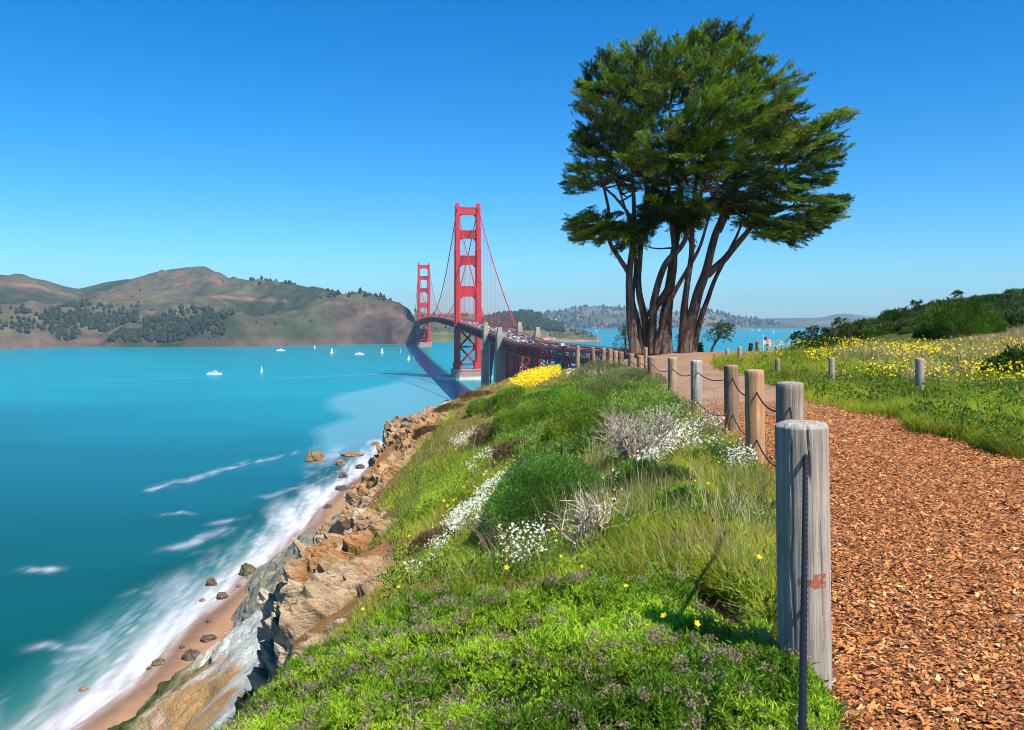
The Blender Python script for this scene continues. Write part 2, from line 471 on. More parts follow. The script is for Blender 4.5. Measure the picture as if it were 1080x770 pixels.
# left of the lip keep falling gently so that the blur does not pull the lip up
for _i, _k in enumerate(_keys):
    x0, d0 = TK[_k][0]; x1, d1 = TK[_k][1]; s = (d0 - d1) / (x1 - x0)
    _prof[_i] = np.where(GX < x0, d0 + (x0 - GX) * max(s, .8), _prof[_i])
_lipk = [TK[k][0][0] for k in _keys]
def lip_x(Y): return np.interp(Y, _keys, _lipk)
GD = np.stack([np.interp(GY, _keys, _prof[:, j]) for j in range(len(GX))], 1)
def _blur(A, r):
    k = np.exp(-.5 * (np.arange(-3 * r, 3 * r + 1) / r) ** 2); k /= k.sum()
    for ax in (0, 1):
        P = np.pad(A, [(3 * r, 3 * r) if a == ax else (0, 0) for a in (0, 1)], mode='edge')
        A = np.apply_along_axis(lambda v: np.convolve(v, k, 'valid'), ax, P)
    return A
GD = _blur(GD, 3)
GD = GD + .06 * fbm(p3(GX[None, :] * .7, GY[:, None] * .7), 4, 3) * sstep(0, 2, np.abs(GX[None, :] - 3.4) + 0 * GY[:, None] - .3)

def drop(X, Y):
    X = np.asarray(X, float); Y = np.asarray(Y, float)
    u = np.clip((X - GX[0]) / .2, 0, len(GX) - 1.001); v = np.clip((Y - GY[0]) / .2, 0, len(GY) - 1.001)
    i = u.astype(int); j = v.astype(int); a = u - i; b = v - j
    return (GD[j, i] * (1 - a) + GD[j, i + 1] * a) * (1 - b) + (GD[j + 1, i] * (1 - a) + GD[j + 1, i + 1] * a) * b
def gz(X, Y): return EYE - drop(X, Y)

_YS = np.geomspace(1.6, 95, 420)
def cast(px, py):
    """where the sight lines through px, py meet the bluff: X, Y, hit"""
    px = np.asarray(px, float).ravel(); py = np.asarray(py, float).ravel()
    Xo = np.zeros(len(px)); Yo = np.full(len(px), np.nan)
    live = np.ones(len(px), bool); prev = np.full(len(px), 1.6)
    for Y in _YS:
        X = (px - HX) / F * Y
        h = live & ((py - HY) / F * Y >= drop(X, Y)) & (X > lip_x(Y) - .2)
        Yo[h] = Y; Xo[h] = X[h]; live &= ~h
    Yo2 = Yo * (1 - rng.random(len(px)) * .008)
    return Xo * Yo2 / np.where(np.isnan(Yo), 1, Yo), Yo2, ~np.isnan(Yo)

def pick(poly, n):
    """about n spots on the bluff inside a photo polygon"""
    poly = [(float(a), float(b)) for a, b in poly]
    xs = [p[0] for p in poly]; ys = [p[1] for p in poly]
    x = rng.uniform(min(xs), max(xs), n * 4); y = rng.uniform(min(ys), max(ys), n * 4)
    k = inpoly(x, y, poly); x, y = x[k][:n], y[k][:n]
    X, Y, h = cast(x, y)
    return X[h], Y[h]

# fence posts along the path: photo column, distance, radius, colour kind
POSTS = [(850, 3.9, .112, 0), (833, 7.3, .11, 0), (797, 9.6, .103, 1), (772, 12.3, .1, 2), (734.5, 15.4, .098, 0), (709, 18.6, .096, 3),
         (687, 22.5, .095, 2), (675.5, 25.5, .1, 1), (665.5, 28.0, .1, 3), (654, 31.5, .1, 2), (649, 34.0, .1, 3), (643.5, 36.2, .1, 1),
         (636, 38.2, .1, 3), (627, 40.2, .1, 2), (609, 44.0, .1, 3), (594, 46.5, .105, 1), (587, 49.5, .1, 0)]
TOPS = [446, 403, 390, 385, 380, 377, 376, 375, 373, 371, 370, 368, 367, 366, 365, 365, 370.5]
FEN = np.array([[(p[0] - HX) / F * p[1], p[1]] for p in POSTS])
def fence_x(Y): return np.interp(Y, [-8, .9] + list(FEN[:13, 1]) + [60], [-.6, .3] + list(FEN[:13, 0]) + [5.5])
PATH_R = [(-8, 4.0), (2, 5.0), (6, 5.6), (9.6, 5.7), (11.5, 5.35), (15.5, 5.35), (21, 5.95), (27, 6.35), (33, 7.0), (40, 8.9), (46, 10.2), (52, 9.2)]
def path_l(Y): return fence_x(Y) - .12 + .10 * np.sin(Y * 1.7) + np.interp(Y, [0, 4, 8, 30, 46, 52], [0, 0, .1, .15, 1.0, 3.0])
def path_r(Y): return np.interp(Y, [p[0] for p in PATH_R], [p[1] for p in PATH_R]) + .16 * np.sin(Y * 1.1) + .1 * np.sin(Y * 3.1)
def on_path(X, Y): return (X > path_l(Y)) & (X < path_r(Y)) & (Y < 50)

# the ground sheet from the cliff lip to the hill
yr = np.concatenate([np.linspace(-8, 1.6, 25)[:-1], np.geomspace(1.6, 160, 430)])
u = np.linspace(0, 1, 230)
lx = lip_x(yr)[:, None] - .1
sx = np.where(u < .62, u / .62 * 12, 12 + (90 - 12) * ((u - .62) / .38) ** 2)[None, :]
GXX = lx + sx * (1 + 0 * lx); GXX = np.minimum(GXX, 90); GYY = np.broadcast_to(yr[:, None], GXX.shape)
GZZ = gz(GXX, GYY) + .03 * fbm(p3(GXX * 3, GYY * 3), 4, 5) * (1 - on_path(GXX, GYY))
nn = fbm(p3(GXX * .35, GYY * .35), 4, 11); nn2 = fbm(p3(GXX * 1.3, GYY * 1.3), 4, 12)
soil = mixc((.30, .16, .085), (.17, .15, .045), sstep(-.15, .3, nn + .5 * nn2))
rust = sstep(.6, -.3, GXX - (lip_x(GYY) + 1.1) + nn * .8) * sstep(7, 10, GYY) * sstep(34, 26, GYY)
soil = mixc(soil, (.40, .19, .085), rust)
soil = mixc(soil, (.07, .085, .02), sstep(12, 16, GXX) * sstep(28, 36, GYY))
soil = mixc(soil, (.42, .24, .15), sstep(1.0, .0, GXX - path_r(GYY)) * sstep(-.5, .2, GXX - path_l(GYY)) * .9)
tree_dirt = np.exp(-(((GXX - 8.2) / 3.0) ** 2 + ((GYY - 43) / 5) ** 2)); soil = mixc(soil, (.36, .18, .11), np.clip(tree_dirt * 1.6, 0, 1))
g = add_mesh('ground', np.stack([GXX, GYY, GZZ], -1), grid_faces(*GXX.shape), M['ground'], smooth=True, col=soil.reshape(-1, 3))
tag(g, 'grassy soil of the bluff top beside the path', 'ground', kind='structure')

# the path sheet
yr = np.concatenate([np.linspace(-8, 1.6, 30)[:-1], np.geomspace(1.6, 50, 360)]); u = np.linspace(0, 1, 70)
jl = .09 * fbm(p3(yr * 2.5, 0), 4, 31); jr = .40 * fbm(p3(yr * 1.3, 4), 5, 32, .6)
PX = path_l(yr)[:, None] + jl[:, None] + (path_r(yr) + jr - path_l(yr) - jl)[:, None] * u[None, :]; PY = np.broadcast_to(yr[:, None], PX.shape)
edge = np.minimum(u, 1 - u)[None, :] * 2
PZ = gz(PX, PY) + .035 * sstep(0, .12, edge) - .02 + .012 * fbm(p3(PX * 5, PY * 5), 3, 8)
dirt = np.clip(sstep(11, 17, PY + 3 * fbm(p3(PX * .8, PY * .5), 3, 9)) + .8 * sstep(.25, .45, fbm(p3(PX * .7, PY * .45), 3, 10) - .1) , 0, 1)
o = add_mesh('path', np.stack([PX, PY, PZ], -1), grid_faces(*PX.shape), M['path'], smooth=True, floats={'dirt': dirt})
tag(o, 'wood chip footpath running along the fence', 'path', kind='structure')

# ------------------------------------------------------------------ cliff below the lip
yr = np.concatenate([np.arange(-8, 4, .25), np.arange(4, 14, .045), np.arange(14, 36, .065), np.arange(36, 64, .25)]); nc = 165
S = np.linspace(-2.6, 7.5, nc)       # metres of cross-section, 0 at the lip
LX = lip_x(yr)[:, None]; LD = drop(LX, yr[:, None])
fx = np.interp(S, [-2.6, 0, .7, 1.6, 3.2, 5, 7.5], [2.6, 0, -.25, -.5, -1.0, -1.8, -3.2])[None, :]
fd = np.interp(S, [0, .7, 1.6, 3.2, 5, 7.5], [0, .6, 1.5, 3.1, 4.9, 7.2])[None, :]
CX = LX + fx + 0 * LD; CY = np.broadcast_to(yr[:, None], CX.shape).copy()
inner = -np.interp(yr, [0, 6.8, 7.6, 9, 11, 14, 18, 22, 27, 31, 36, 60], [-.1, .0, .7, 1.1, 1.3, 1.4, 1.2, 1.7, 2.2, 1.4, .3, .2])[:, None] + .45 * fbm(p3(yr * .9, 0), 3, 39)[:, None]
CD = np.where(S[None, :] < 0, drop(CX, CY) + .02 + .30 * sstep(.25, -.35, S[None, :] - inner), LD + fd)
P = np.stack([CX, CY, EYE - CD], -1)
amp = sstep(-.1, .7, S[None, :] - inner) * (.55 + .45 * sstep(-1.2, .3, S))[None, :] * sstep(6.6, 8.4, yr)[:, None] * (1 - .65 * sstep(31, 37, yr))[:, None] + .05
big = fbm(P * np.array([.55, .35, .55]), 3, 40); f1, f2, cr = voro(P * np.array([.95, .80, .85]) + .35 * fbm(P * 1.5, 3, 41)[..., None], 50)
g1, g2, cr2 = voro(P * np.array([3.6, 2.8, 4.2]) + .3 * fbm(P * 3, 2, 43)[..., None], 60)
h1, h2, cr3 = voro(P * np.array([8, 6.5, 9.5]) + .3 * fbm(P * 7, 2, 45)[..., None], 65)
disp = amp * (.12 + .65 * big + .62 * (cr - .42) * sstep(0, .13, f2 - f1) + .28 * (cr2 - .5) * sstep(0, .08, g2 - g1) + .15 * (cr3 - .5) * sstep(0, .10, h2 - h1) + .16 * fbm(P * 5, 5, 44, .65))
nrm = np.array([-.60, -.22, .77])
notch = np.exp(-((yr - 25.2) / 1.3) ** 2)[:, None] * sstep(-1.2, .4, S)[None, :] + .7 * np.exp(-((yr - 11.2) / .5) ** 2)[:, None] * sstep(-.9, .2, S)[None, :] + .6 * np.exp(-((yr - 18.4) / .7) ** 2)[:, None] * sstep(-.3, .6, S)[None, :]
disp = disp - 1.0 * notch
P = P + disp[..., None] * nrm + (amp * .35 * fbm(P * .9, 3, 47))[..., None] * np.array([.2, .9, .1])
c1 = fbm(P * .5, 4, 70); c2 = fbm(P * 1.4, 4, 71)
rc = mixc((.40, .28, .155), (.57, .49, .36), sstep(-.25, .35, c1)); rc = mixc(rc, (.42, .20, .075), sstep(.0, .45, c2) * .85)
rc = mixc(rc, (.60, .54, .45), sstep(.55, .9, cr2) * sstep(-.1, .3, c1) * .75); rc = mixc(rc, (.12, .085, .06), sstep(.35, .05, cr2) * .75); rc = rc * (.72 + .28 * sstep(0, .10, g2 - g1))[..., None]  # proud blocks paler, recessed ones and cracks darker: crevice shade put into colour
rc = mixc(rc, (.42, .20, .085), sstep(.2, -1.6, S)[None, :] * sstep(-.3, .3, c1 + c2) * .8)
rc = mixc(rc, (.46, .25, .10), sstep(18, 24, CY) * sstep(30, 26, CY) * .5)
o = add_mesh('cliff', P, grid_faces(*CX.shape), M['rock'], smooth=False, col=rc.reshape(-1, 3))
tag(o, 'broken tan rock cliff below the bluff edge', 'cliff', kind='structure')

# lower slope down to the beach
SHK = [(-60, -96), (120, -90), (170, -86), (190, -83.5), (260, -82.5), (300, -81), (360, -80), (430, -79), (500, -78), (560, -76), (620, -62), (680, -30), (740, 20), (1100, 80)]
def shore_x(Y): return np.interp(Y, [k[0] for k in SHK], [k[1] for k in SHK]) + 1.1 * np.sin(np.asarray(Y) * .045) + .6 * np.sin(np.asarray(Y) * .13 + 1)
yr = np.concatenate([np.arange(-60, 60, 4.), np.arange(60, 340, .7), np.arange(340, 620, 2.5)])
t = np.linspace(0, 1, 210)
A = np.array([np.interp(t, [0, .07, .14, .22, .30, .52, .72, .82, .91, 1], [-4.5, -9, -18, -30, -38, -52, -62, -66, -70, -77]),
              np.interp(t, [0, .07, .14, .22, .30, .52, .72, .82, .91, 1], [9, 16, 28, 43, 51.5, 64, 72.8, 76.5, 80, 85])])
off = np.minimum(-shore_x(yr), 90) - 82.0
dome = np.exp(-((yr - 284) / 44) ** 2)
SXX = A[0][None, :] + 0 * yr[:, None]; SYY = np.broadcast_to(yr[:, None], SXX.shape)
wgt = sstep(.05, .5, t)[None, :]
SXX = SXX - wgt * (off[:, None] * .9 + 6.0 * dome[:, None] * sstep(.2, .6, t)[None, :] + 3.5 * fbm(p3(SYY * .022, SXX * .012), 4, 80) + 1.2)
SD = A[1][None, :] + wgt * 1.8 * fbm(p3(SXX * .09, SYY * .06), 5, 81) * (1 - .5 * sstep(.8, 1, t))[None, :] + 26 * sstep(60, 130, yr)[:, None] * (1 - sstep(0, .25, t))[None, :] + 30 * sstep(190, 300, yr)[:, None] * (1 - sstep(.2, .6, t))[None, :]
rib = 1 - 2 * np.abs(fbm(p3(SYY * .028, SXX * .012), 4, 83)); rib2 = 1 - 2 * np.abs(fbm(p3(SYY * .085, SXX * .03), 3, 84))
SP = np.stack([SXX, SYY, EYE - SD], -1)
SP = SP + (wgt * (3.4 * (rib - .55) + 1.3 * (rib2 - .55)) * (1 - .6 * sstep(.85, 1, t))[None, :])[..., None] * np.array([-.75, -.1, .55])
r1, r2, rcel = voro(SP * np.array([.16, .1, .14]), 85)
SP = SP + ((rcel - .5) * 1.8 * sstep(0, .2, r2 - r1) * wgt)[..., None] * np.array([-.7, -.2, .7])
q1, q2, qcel = voro(SP * np.array([.5, .4, .5]), 86)
SP = SP + ((qcel - .5) * .75 * sstep(0, .2, q2 - q1) * wgt + .3 * wgt * fbm(SP * .8, 3, 87))[..., None] * np.array([-.6, -.4, .7])
ppx = HX + SP[..., 0] / np.maximum(SP[..., 1], 1) * F; ppy = HY + SD / np.maximum(SP[..., 1], 1) * F
k1 = fbm(SP * .05, 4, 90); k2 = fbm(SP * .18, 4, 91)
sc = mixc((.52, .58, .54), (.62, .64, .58), sstep(-.3, .3, k2))                         # pale blue-green serpentine scree
gully = sstep(.1, .35, fbm(SP * np.array([.3, .3, .3]), 4, 92)); sc = mixc(sc, (.44, .50, .47), gully * .6)
sc = mixc(sc, (.24, .235, .19), sstep(198, 214, SYY + 9 * k1) * sstep(330, 300, SYY))     # darker grey spur
sc = mixc(sc, (.30, .25, .15), sstep(290, 320, SYY + 9 * k2))
green = sstep(-.02, .22, k1 + .35 * k2); sc = mixc(sc, (.10, .13, .035), green * sstep(220, 235, SYY) * .55)
wx_, wy_ = ppx + 14 * k2 + 8 * k1, ppy + 12 * k1
low = np.mean([inpoly(wx_ + dx_, wy_ + dy_, [(120, 800), (150, 745), (195, 712), (236, 688), (256, 700), (232, 742), (215, 800)]) for dx_ in (-5, 0, 5) for dy_ in (-5, 0, 5)], 0)
sc = mixc(sc, mixc((.46, .28, .12), (.56, .50, .42), sstep(-.05, .25, k2)), low)
lowg = np.mean([inpoly(wx_ + dx_, wy_ + dy_, [(20, 800), (50, 752), (120, 742), (165, 708), (205, 690), (222, 694), (200, 718), (160, 748), (140, 800)]) for dx_ in (-5, 0, 5) for dy_ in (-5, 0, 5)], 0)
sc = mixc(sc, mixc((.05, .075, .018), (.17, .18, .06), sstep(-.2, .3, k2)), lowg)
o = add_mesh('lower_slope', SP, grid_faces(*SXX.shape), M['far_rock'], smooth=True, col=sc.reshape(-1, 3))
tag(o, 'pale scree slope falling from the cliff to the beach', 'slope', kind='structure')

# beach
yr = np.arange(-60, 780, 2.5); w = np.linspace(-14, 34, 60)
BX = shore_x(yr)[:, None] + w[None, :]; BY = np.broadcast_to(yr[:, None], BX.shape)
BZ = w[None, :] * .085 + .12 * fbm(p3(BX * .12, BY * .05), 3, 100)
wet = sstep(9, 2.5, w[None, :] + 2.5 * fbm(p3(BX * .1, BY * .035), 3, 101))
sandc = mixc((.33, .185, .10), (.185, .105, .064), wet)
wash = .7 * sstep(4, .5, w[None, :] + 3 * fbm(p3(BX * .2, BY * .03), 4, 102)) * (.45 + .6 * fbm(p3(BX * .9 + BY * .1, BY * .03), 4, 113))
sandc = mixc(sandc, (.62, .58, .58), np.clip(wash, 0, .8))
o = add_mesh('beach', np.stack([BX, BY, BZ], -1), grid_faces(*BX.shape), M['sand'], smooth=True, col=sandc.reshape(-1, 3))
tag(o, 'narrow brown sand beach below the cliffs', 'beach', kind='structure')

# ------------------------------------------------------------------ sea
xs = np.concatenate([-np.geomspace(260, 12500, 60)[::-1], np.arange(-259, -60, 1.1), np.geomspace(60, 12500, 60) - 120 + .5])
xs = np.unique(np.concatenate([xs, np.linspace(-58, 60, 30)]))
ys = np.unique(np.concatenate([np.linspace(-300, 140, 20), np.arange(142, 640, 1.3), np.geomspace(642, 12500, 260)]))
WX, WY = np.meshgrid(xs, ys)
s = shore_x(np.minimum(WY, 1000)) - WX                                # metres out from the water's edge
al = fbm(p3(WX * .10 + WY * .035, WY * .022), 5, 110); al2 = fbm(p3(WX * .055, WY * .016 + WX * .01), 5, 111)
n_f = fbm(p3(WX * .35, WY * .09), 4, 112)
st_ = fbm(p3(WX * .9 + WY * .10, WY * .030), 4, 113)
foam = sstep(12, 2, s + 6 * al) * (.60 + .55 * st_) * (.55 + .45 * sstep(.2, 3.5, s + 1.5 * st_))
foam = np.maximum(foam, sstep(27, 4, s + 5 * al2) * sstep(-.35, .40, al + .55 * st_) * .75)
foam = np.maximum(foam, sstep(42, 16, s) * sstep(.02, .5, al2 + .35 * n_f) * .4)
foam = np.clip(foam, 0, 1)
foam *= sstep(700, 560, WY) * (s < 200)
def seapt(px, py): Y = EYE * F / (py - HY); return ((px - HX) / F * Y, Y)
def streak(pts, w, a):
    global foam
    q = [seapt(*p) for p in pts]; L = np.hypot(q[0][0] - q[-1][0], q[0][1] - q[-1][1])
    d = pline_dist(WX + 5 * al2, WY + 8 * al, q)
    foam = np.maximum(foam, .66 * a * np.exp(-(d / (1.25 * w)) ** 2) * np.clip(.5 + 1.5 * n_f + .5 * al, .04, 1))
streak([(158, 517), (200, 506), (232, 497), (275, 486)], 4.2, .55)
streak([(275, 486), (310, 479), (345, 471), (372, 467)], 3.2, .35)
streak([(183, 577), (206, 570), (234, 558)], 3.2, .62)
streak([(215, 562), (236, 556)], 2.0, .35)
streak([(275, 524), (300, 517), (318, 514)], 2.6, .42)
streak([(290, 535), (308, 531)], 2.2, .3)
streak([(40, 598), (62, 597)], 2.4, .75); streak([(174, 542), (198, 541)], 2.2, .5)
streak([(230, 550), (242, 548)], 3.0, .4); streak([(130, 627), (145, 626)], 2.2, .35)
streak([(34, 684), (75, 682), (110, 676)], 2.0, .55); streak([(60, 696), (110, 690)], 2.0, .4)
streak([(236, 579), (262, 577)], 2.4, .4); streak([(275, 545), (285, 544)], 2.0, .5)
streak([(217, 396), (238, 394)], 3.4, .55)
streak([(0, 381), (22, 379)], 5, .25); streak([(300, 399), (420, 393)], 8, .18); streak([(120, 402), (200, 398)], 8, .12)
patch = [(330, 456), (352, 447), (374, 440), (356, 432), (340, 424), (360, 414), (392, 407), (420, 400), (440, 392), (470, 398), (500, 420), (430, 470), (380, 478), (350, 472)]
_pp = [seapt(*p) for p in patch]
wx2 = WX + 24 * fbm(p3(WX * .012, WY * .006), 4, 115); wy2 = WY + 40 * fbm(p3(WX * .012, WY * .006), 4, 116)
tint = np.zeros_like(WX)
for k in range(9):
    aa = k / 9 * 6.283; tint += inpoly(wx2 + 7 * math.cos(aa), wy2 + 14 * math.sin(aa), _pp)
tint = tint / 9 * .55 * sstep(1300, 1000, WY)
tint = np.maximum(tint, .5 * sstep(2000, 2300, WY) * 0)
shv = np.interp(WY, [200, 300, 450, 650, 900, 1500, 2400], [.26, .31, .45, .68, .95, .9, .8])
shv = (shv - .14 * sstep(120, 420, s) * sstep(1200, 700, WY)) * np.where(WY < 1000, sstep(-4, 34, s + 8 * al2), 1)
WZ = np.zeros_like(WX)
o = add_mesh('sea', np.stack([WX, WY, WZ], -1), grid_faces(*WX.shape), M['sea'], smooth=True, floats={'shore': shv, 'foam': np.clip(foam, 0, 1), 'tint': tint})
tag(o, 'turquoise sea water of the strait and bay', 'water', kind='structure')
o = add_mesh('seabed', np.array([[-13000, -900, -9], [13000, -900, -9], [13000, 13000, -9], [-13000, 13000, -9]], float), np.array([[0, 1, 2, 3]]), M['sand'], col=np.tile((.1, .09, .07), (4, 1)))
tag(o, 'sea floor under the water', 'ground', kind='structure')

# ------------------------------------------------------------------ far hills
def hills(name, label, cols, profs, back, cfun, rough=12, nrow=90, seed=0, step=1.5, fine=1.0):
    """profs: list of (Y as [(px, Y)], row as [(px, py)] or None for sea level); rows between follow a smooth curve"""
    px = np.arange(cols[0], cols[1], step); n = len(px)
    Yk = np.array([np.interp(px, *zip(*p[0])) for p in profs]); Zk = []
    for (yk, rk), Y in zip(profs, Yk):
        Zk.append(np.full(n, -3.0) if rk is None else EYE + (HY - np.interp(px, *zip(*rk))) * Y / F)
    Yk = np.vstack([Yk, Yk[-1] + back]); Zk = np.array(Zk + [Zk[-1] * .35])
    def ksm(A, w):
        k = np.hanning(w + 2)[1:-1]; k /= k.sum(); return np.array([np.convolve(np.pad(r, w // 2, mode='edge'), k, 'valid')[:n] for r in A])
    Zk = np.vstack([Zk[:1], ksm(Zk[1:], 7)])
    m = len(Yk); tt = np.linspace(0, m - 1 - 1e-6, nrow); i = tt.astype(int); f = tt - i
    fs = f * f * (3 - 2 * f); fs = .5 * f + .5 * fs
    Y = Yk[i] * (1 - f)[:, None] + Yk[i + 1] * f[:, None]; Z = Zk[i] * (1 - fs)[:, None] + Zk[i + 1] * fs[:, None]
    X = (px[None, :] - HX) / F * Y
    P = np.stack([X, Y, Z], -1)
    a = sstep(0, .25, tt)[:, None] * np.where(tt > m - 2.15, .35, 1)[:, None]
    rg = 1 - 2 * np.abs(fbm(P * np.array([.0035, .0013, 0]) / fine + seed, 4, 200 + seed))
    g = fbm(P * np.array([.0022, .0016, 0]) / fine, 5, 210 + seed)
    P[..., 2] += a * rough * (1.0 * rg - .5 + .9 * g) + a * rough * .30 * fbm(P * np.array([.02, .012, 0]) / fine, 3, 215 + seed)
    P[..., 2] += a * rough * .55 * (.5 - 2 * np.abs(fbm(P * np.array([.0085, .0034, 0]) / fine + 3, 3, 230 + seed)))
    P[..., 2] = np.where(tt[:, None] < .02, -3, P[..., 2])
    qx = HX + P[..., 0] / P[..., 1] * F; qy = HY + (EYE - P[..., 2]) / P[..., 1] * F
    c = cfun(P, qx, qy, tt, rg)
    o = add_mesh(name, P, grid_faces(nrow, n), M['hill'], smooth=True, col=np.clip(c, 0, 1).reshape(-1, 3))
    tag(o, label, 'hill', kind='structure')
    return px, P
def surf(H, pxv, tv):
    """points on a hill sheet at photo column and row fraction"""
    px, P = H; n = len(px); m = P.shape[0]
    u = np.clip((np.asarray(pxv) - px[0]) / (px[1] - px[0]), 0, n - 1.001); v = np.clip(np.asarray(tv) * (m - 1), 0, m - 1.001)
    i = u.astype(int); j = v.astype(int); a = (u - i)[..., None]; b = (v - j)[..., None]
    return (P[j, i] * (1 - a) + P[j, i + 1] * a) * (1 - b) + (P[j + 1, i] * (1 - a) + P[j + 1, i + 1] * a) * b

def marin_col(P, qx, qy, tt, rg):
    n1 = fbm(P * np.array([.004, .003, .006]), 5, 300); n2 = fbm(P * np.array([.018, .012, .02]), 4, 301)
    c = mixc((.040, .056, .022), (.10, .094, .048), sstep(-.3, .35, n1)); c = mixc(c, (.088, .062, .046), sstep(-.05, .35, n2) * .6); c = mixc(c, (.022, .036, .014), sstep(.75, .15, rg) * .75)
    c = mixc(c, (.10, .066, .05), sstep(.15, .4, n1 + .3 * n2 - .1) * .5)
    road = np.exp(-(pline_dist(qx, qy, [(0, 299), (40, 302), (78, 312), (130, 311), (185, 309), (240, 314), (290, 317), (328, 318)]) / 1.7) ** 2)
    c = mixc(c, (.24, .135, .08), road * sstep(-.2, .4, n2) * .75)
    scar = np.exp(-(pline_dist(qx, qy, [(190, 290), (197, 300)]) / 6) ** 2) + np.exp(-(pline_dist(qx, qy, [(226, 293), (232, 300)]) / 5) ** 2)
    c = mixc(c, (.18, .085, .065), np.clip(scar, 0, 1) * .6)
    cl = sstep(352, 361, qy + 5 * n2 + 2 * n1) * sstep(.0, .2, n1 + .35 + .4 * sstep(150, 300, qx)); c = mixc(c, (.125, .078, .056), cl * .8)
    head = sstep(318, 350, qx + (qy - 320) * -.9 + 14 * n2) * sstep(318, 324, qy); c = mixc(c, mixc((.052, .038, .028), (.115, .078, .056), sstep(-.2, .3, n2)), head * .95)
    red = head * np.exp(-((qx - 312) / 14) ** 2); c = mixc(c, (.26, .11, .06), red * .7)
    return c
YR = [(-150, 3500), (0, 3400), (83, 3900), (110, 4000), (213, 3900), (290, 3500), (345, 3100), (405, 2950), (437, 2750), (450, 2700)]
MAR = hills('headland_hills', 'dry green and brown headland hills across the strait', (-170, 449), [
    ([(-170, 2200), (0, 2260), (83, 2390), (250, 2400), (290, 2480), (340, 2580), (400, 2650), (449, 2640)], None),
    ([(-170, 2260), (0, 2310), (83, 2440), (250, 2440), (290, 2520), (340, 2620), (400, 2690), (449, 2670)],
     [(-170, 352), (0, 347), (50, 352), (62, 358), (140, 359), (160, 352), (245, 346), (300, 349), (320, 344), (360, 338), (420, 338), (436, 350), (441, 361), (449, 366)]),
    ([(-170, 2700), (0, 2750), (449, 2790)],
     [(-170, 325), (0, 322), (40, 326), (83, 332), (110, 334), (150, 331), (213, 330), (250, 334), (290, 336), (320, 329), (345, 321), (375, 317), (405, 319), (425, 330), (437, 350), (443, 362), (449, 366)]),
    (YR, [(-170, 300), (-60, 292), (0, 290), (20, 291), (50, 298), (83, 307.5), (110, 299), (150, 291), (180, 285.5), (200, 283), (215, 282), (228, 287), (240, 293), (262, 295), (290, 299), (320, 303), (345, 306), (370, 311), (390, 311), (405, 314), (420, 319), (432, 326), (438, 340), (444, 362), (449, 366)]),
], 900, marin_col, rough=36, nrow=200, seed=1, step=1.3)

def baker_col(P, qx, qy, tt, rg):
    n2 = fbm(P * np.array([.012, .01, .02]), 4, 311)
    c = mixc((.06, .08, .03), (.13, .13, .055), sstep(-.3, .3, n2))
    c = mixc(c, (.22, .24, .08), sstep(350, 352, qy) * sstep(570, 580, qx) * sstep(-.2, .2, n2) * .5)
    c = mixc(c, (.32, .16, .11), sstep(356.5, 359.5, qy + 2 * n2) * sstep(440, 600, qx) * .8)
    return c
BAK = hills('wooded_point', 'low wooded point of land behind the bridge', (438, 636), [
    ([(438, 2900), (540, 2980), (600, 2900), (636, 2960)], None),
    ([(438, 2960), (540, 3030), (600, 2950), (636, 2980)], [(438, 352), (470, 356), (560, 357), (590, 356), (615, 353), (628, 354), (632, 357), (636, 364)]),
    ([(438, 3250), (636, 3100)], [(438, 338), (470, 342), (500, 345), (525, 344), (570, 347), (590, 348), (612, 349), (626, 353), (633, 359), (636, 366)]),
    ([(438, 3700), (636, 3300)], [(438, 328), (460, 333), (485, 331.5), (505, 335), (525, 334), (545, 332.5), (560, 332), (575, 337), (590, 345), (600, 348), (618, 351), (628, 355), (636, 366)]),
], 500, baker_col, rough=5, nrow=80, seed=2, step=1.3)

def bay_col(P, qx, qy, tt, rg):
    n1 = fbm(P * np.array([.002, .002, .004]), 4, 320); n2 = fbm(P * np.array([.008, .006, .01]), 4, 321)
    c = mixc((.045, .07, .035), (.14, .13, .07), sstep(-.2, .35, n1 + .4 * n2)); return c
BAY = hills('bay_hills', 'hazy hills with houses across the bay', (520, 1010), [
    ([(520, 6300), (1010, 6600)], None),
    ([(520, 6400), (1010, 6700)], [(520, 344), (700, 344), (1010, 345.5)]),
    ([(520, 6900), (1010, 7100)], [(520, 339), (560, 337), (640, 333), (735, 333), (770, 339), (830, 343.5), (870, 342.5), (905, 345), (1010, 346.3)]),
    ([(520, 7600), (1010, 7700)], [(520, 334), (545, 333), (570, 330), (590, 326.5), (610, 324.5), (628, 322), (650, 323), (668, 326), (690, 327), (710, 329), (730, 327), (745, 326.5), (760, 330), (785, 335), (803, 338), (815, 339.5), (830, 341), (860, 340.5), (880, 343), (900, 345), (1010, 346.4)]),
], 1200, bay_col, rough=16, nrow=70, seed=3, step=1.5, fine=2)
FARH = hills('far_hills', 'far blue hills on the horizon', (300, 1350), [
    ([(300, 9600), (1350, 9600)], None),
    ([(300, 9900), (1350, 9900)], [(300, 340), (1350, 340)]),
    ([(300, 11200), (1350, 11200)], [(300, 333), (440, 332), (480, 330.5), (520, 332), (560, 333), (700, 334), (800, 336), (840, 335), (865, 335.5), (880, 331.5), (892, 330.5), (905, 332.5), (930, 334), (980, 333), (1060, 332), (1350, 330)]),
], 700, bay_col, rough=14, nrow=44, seed=4, step=2.5, fine=3)

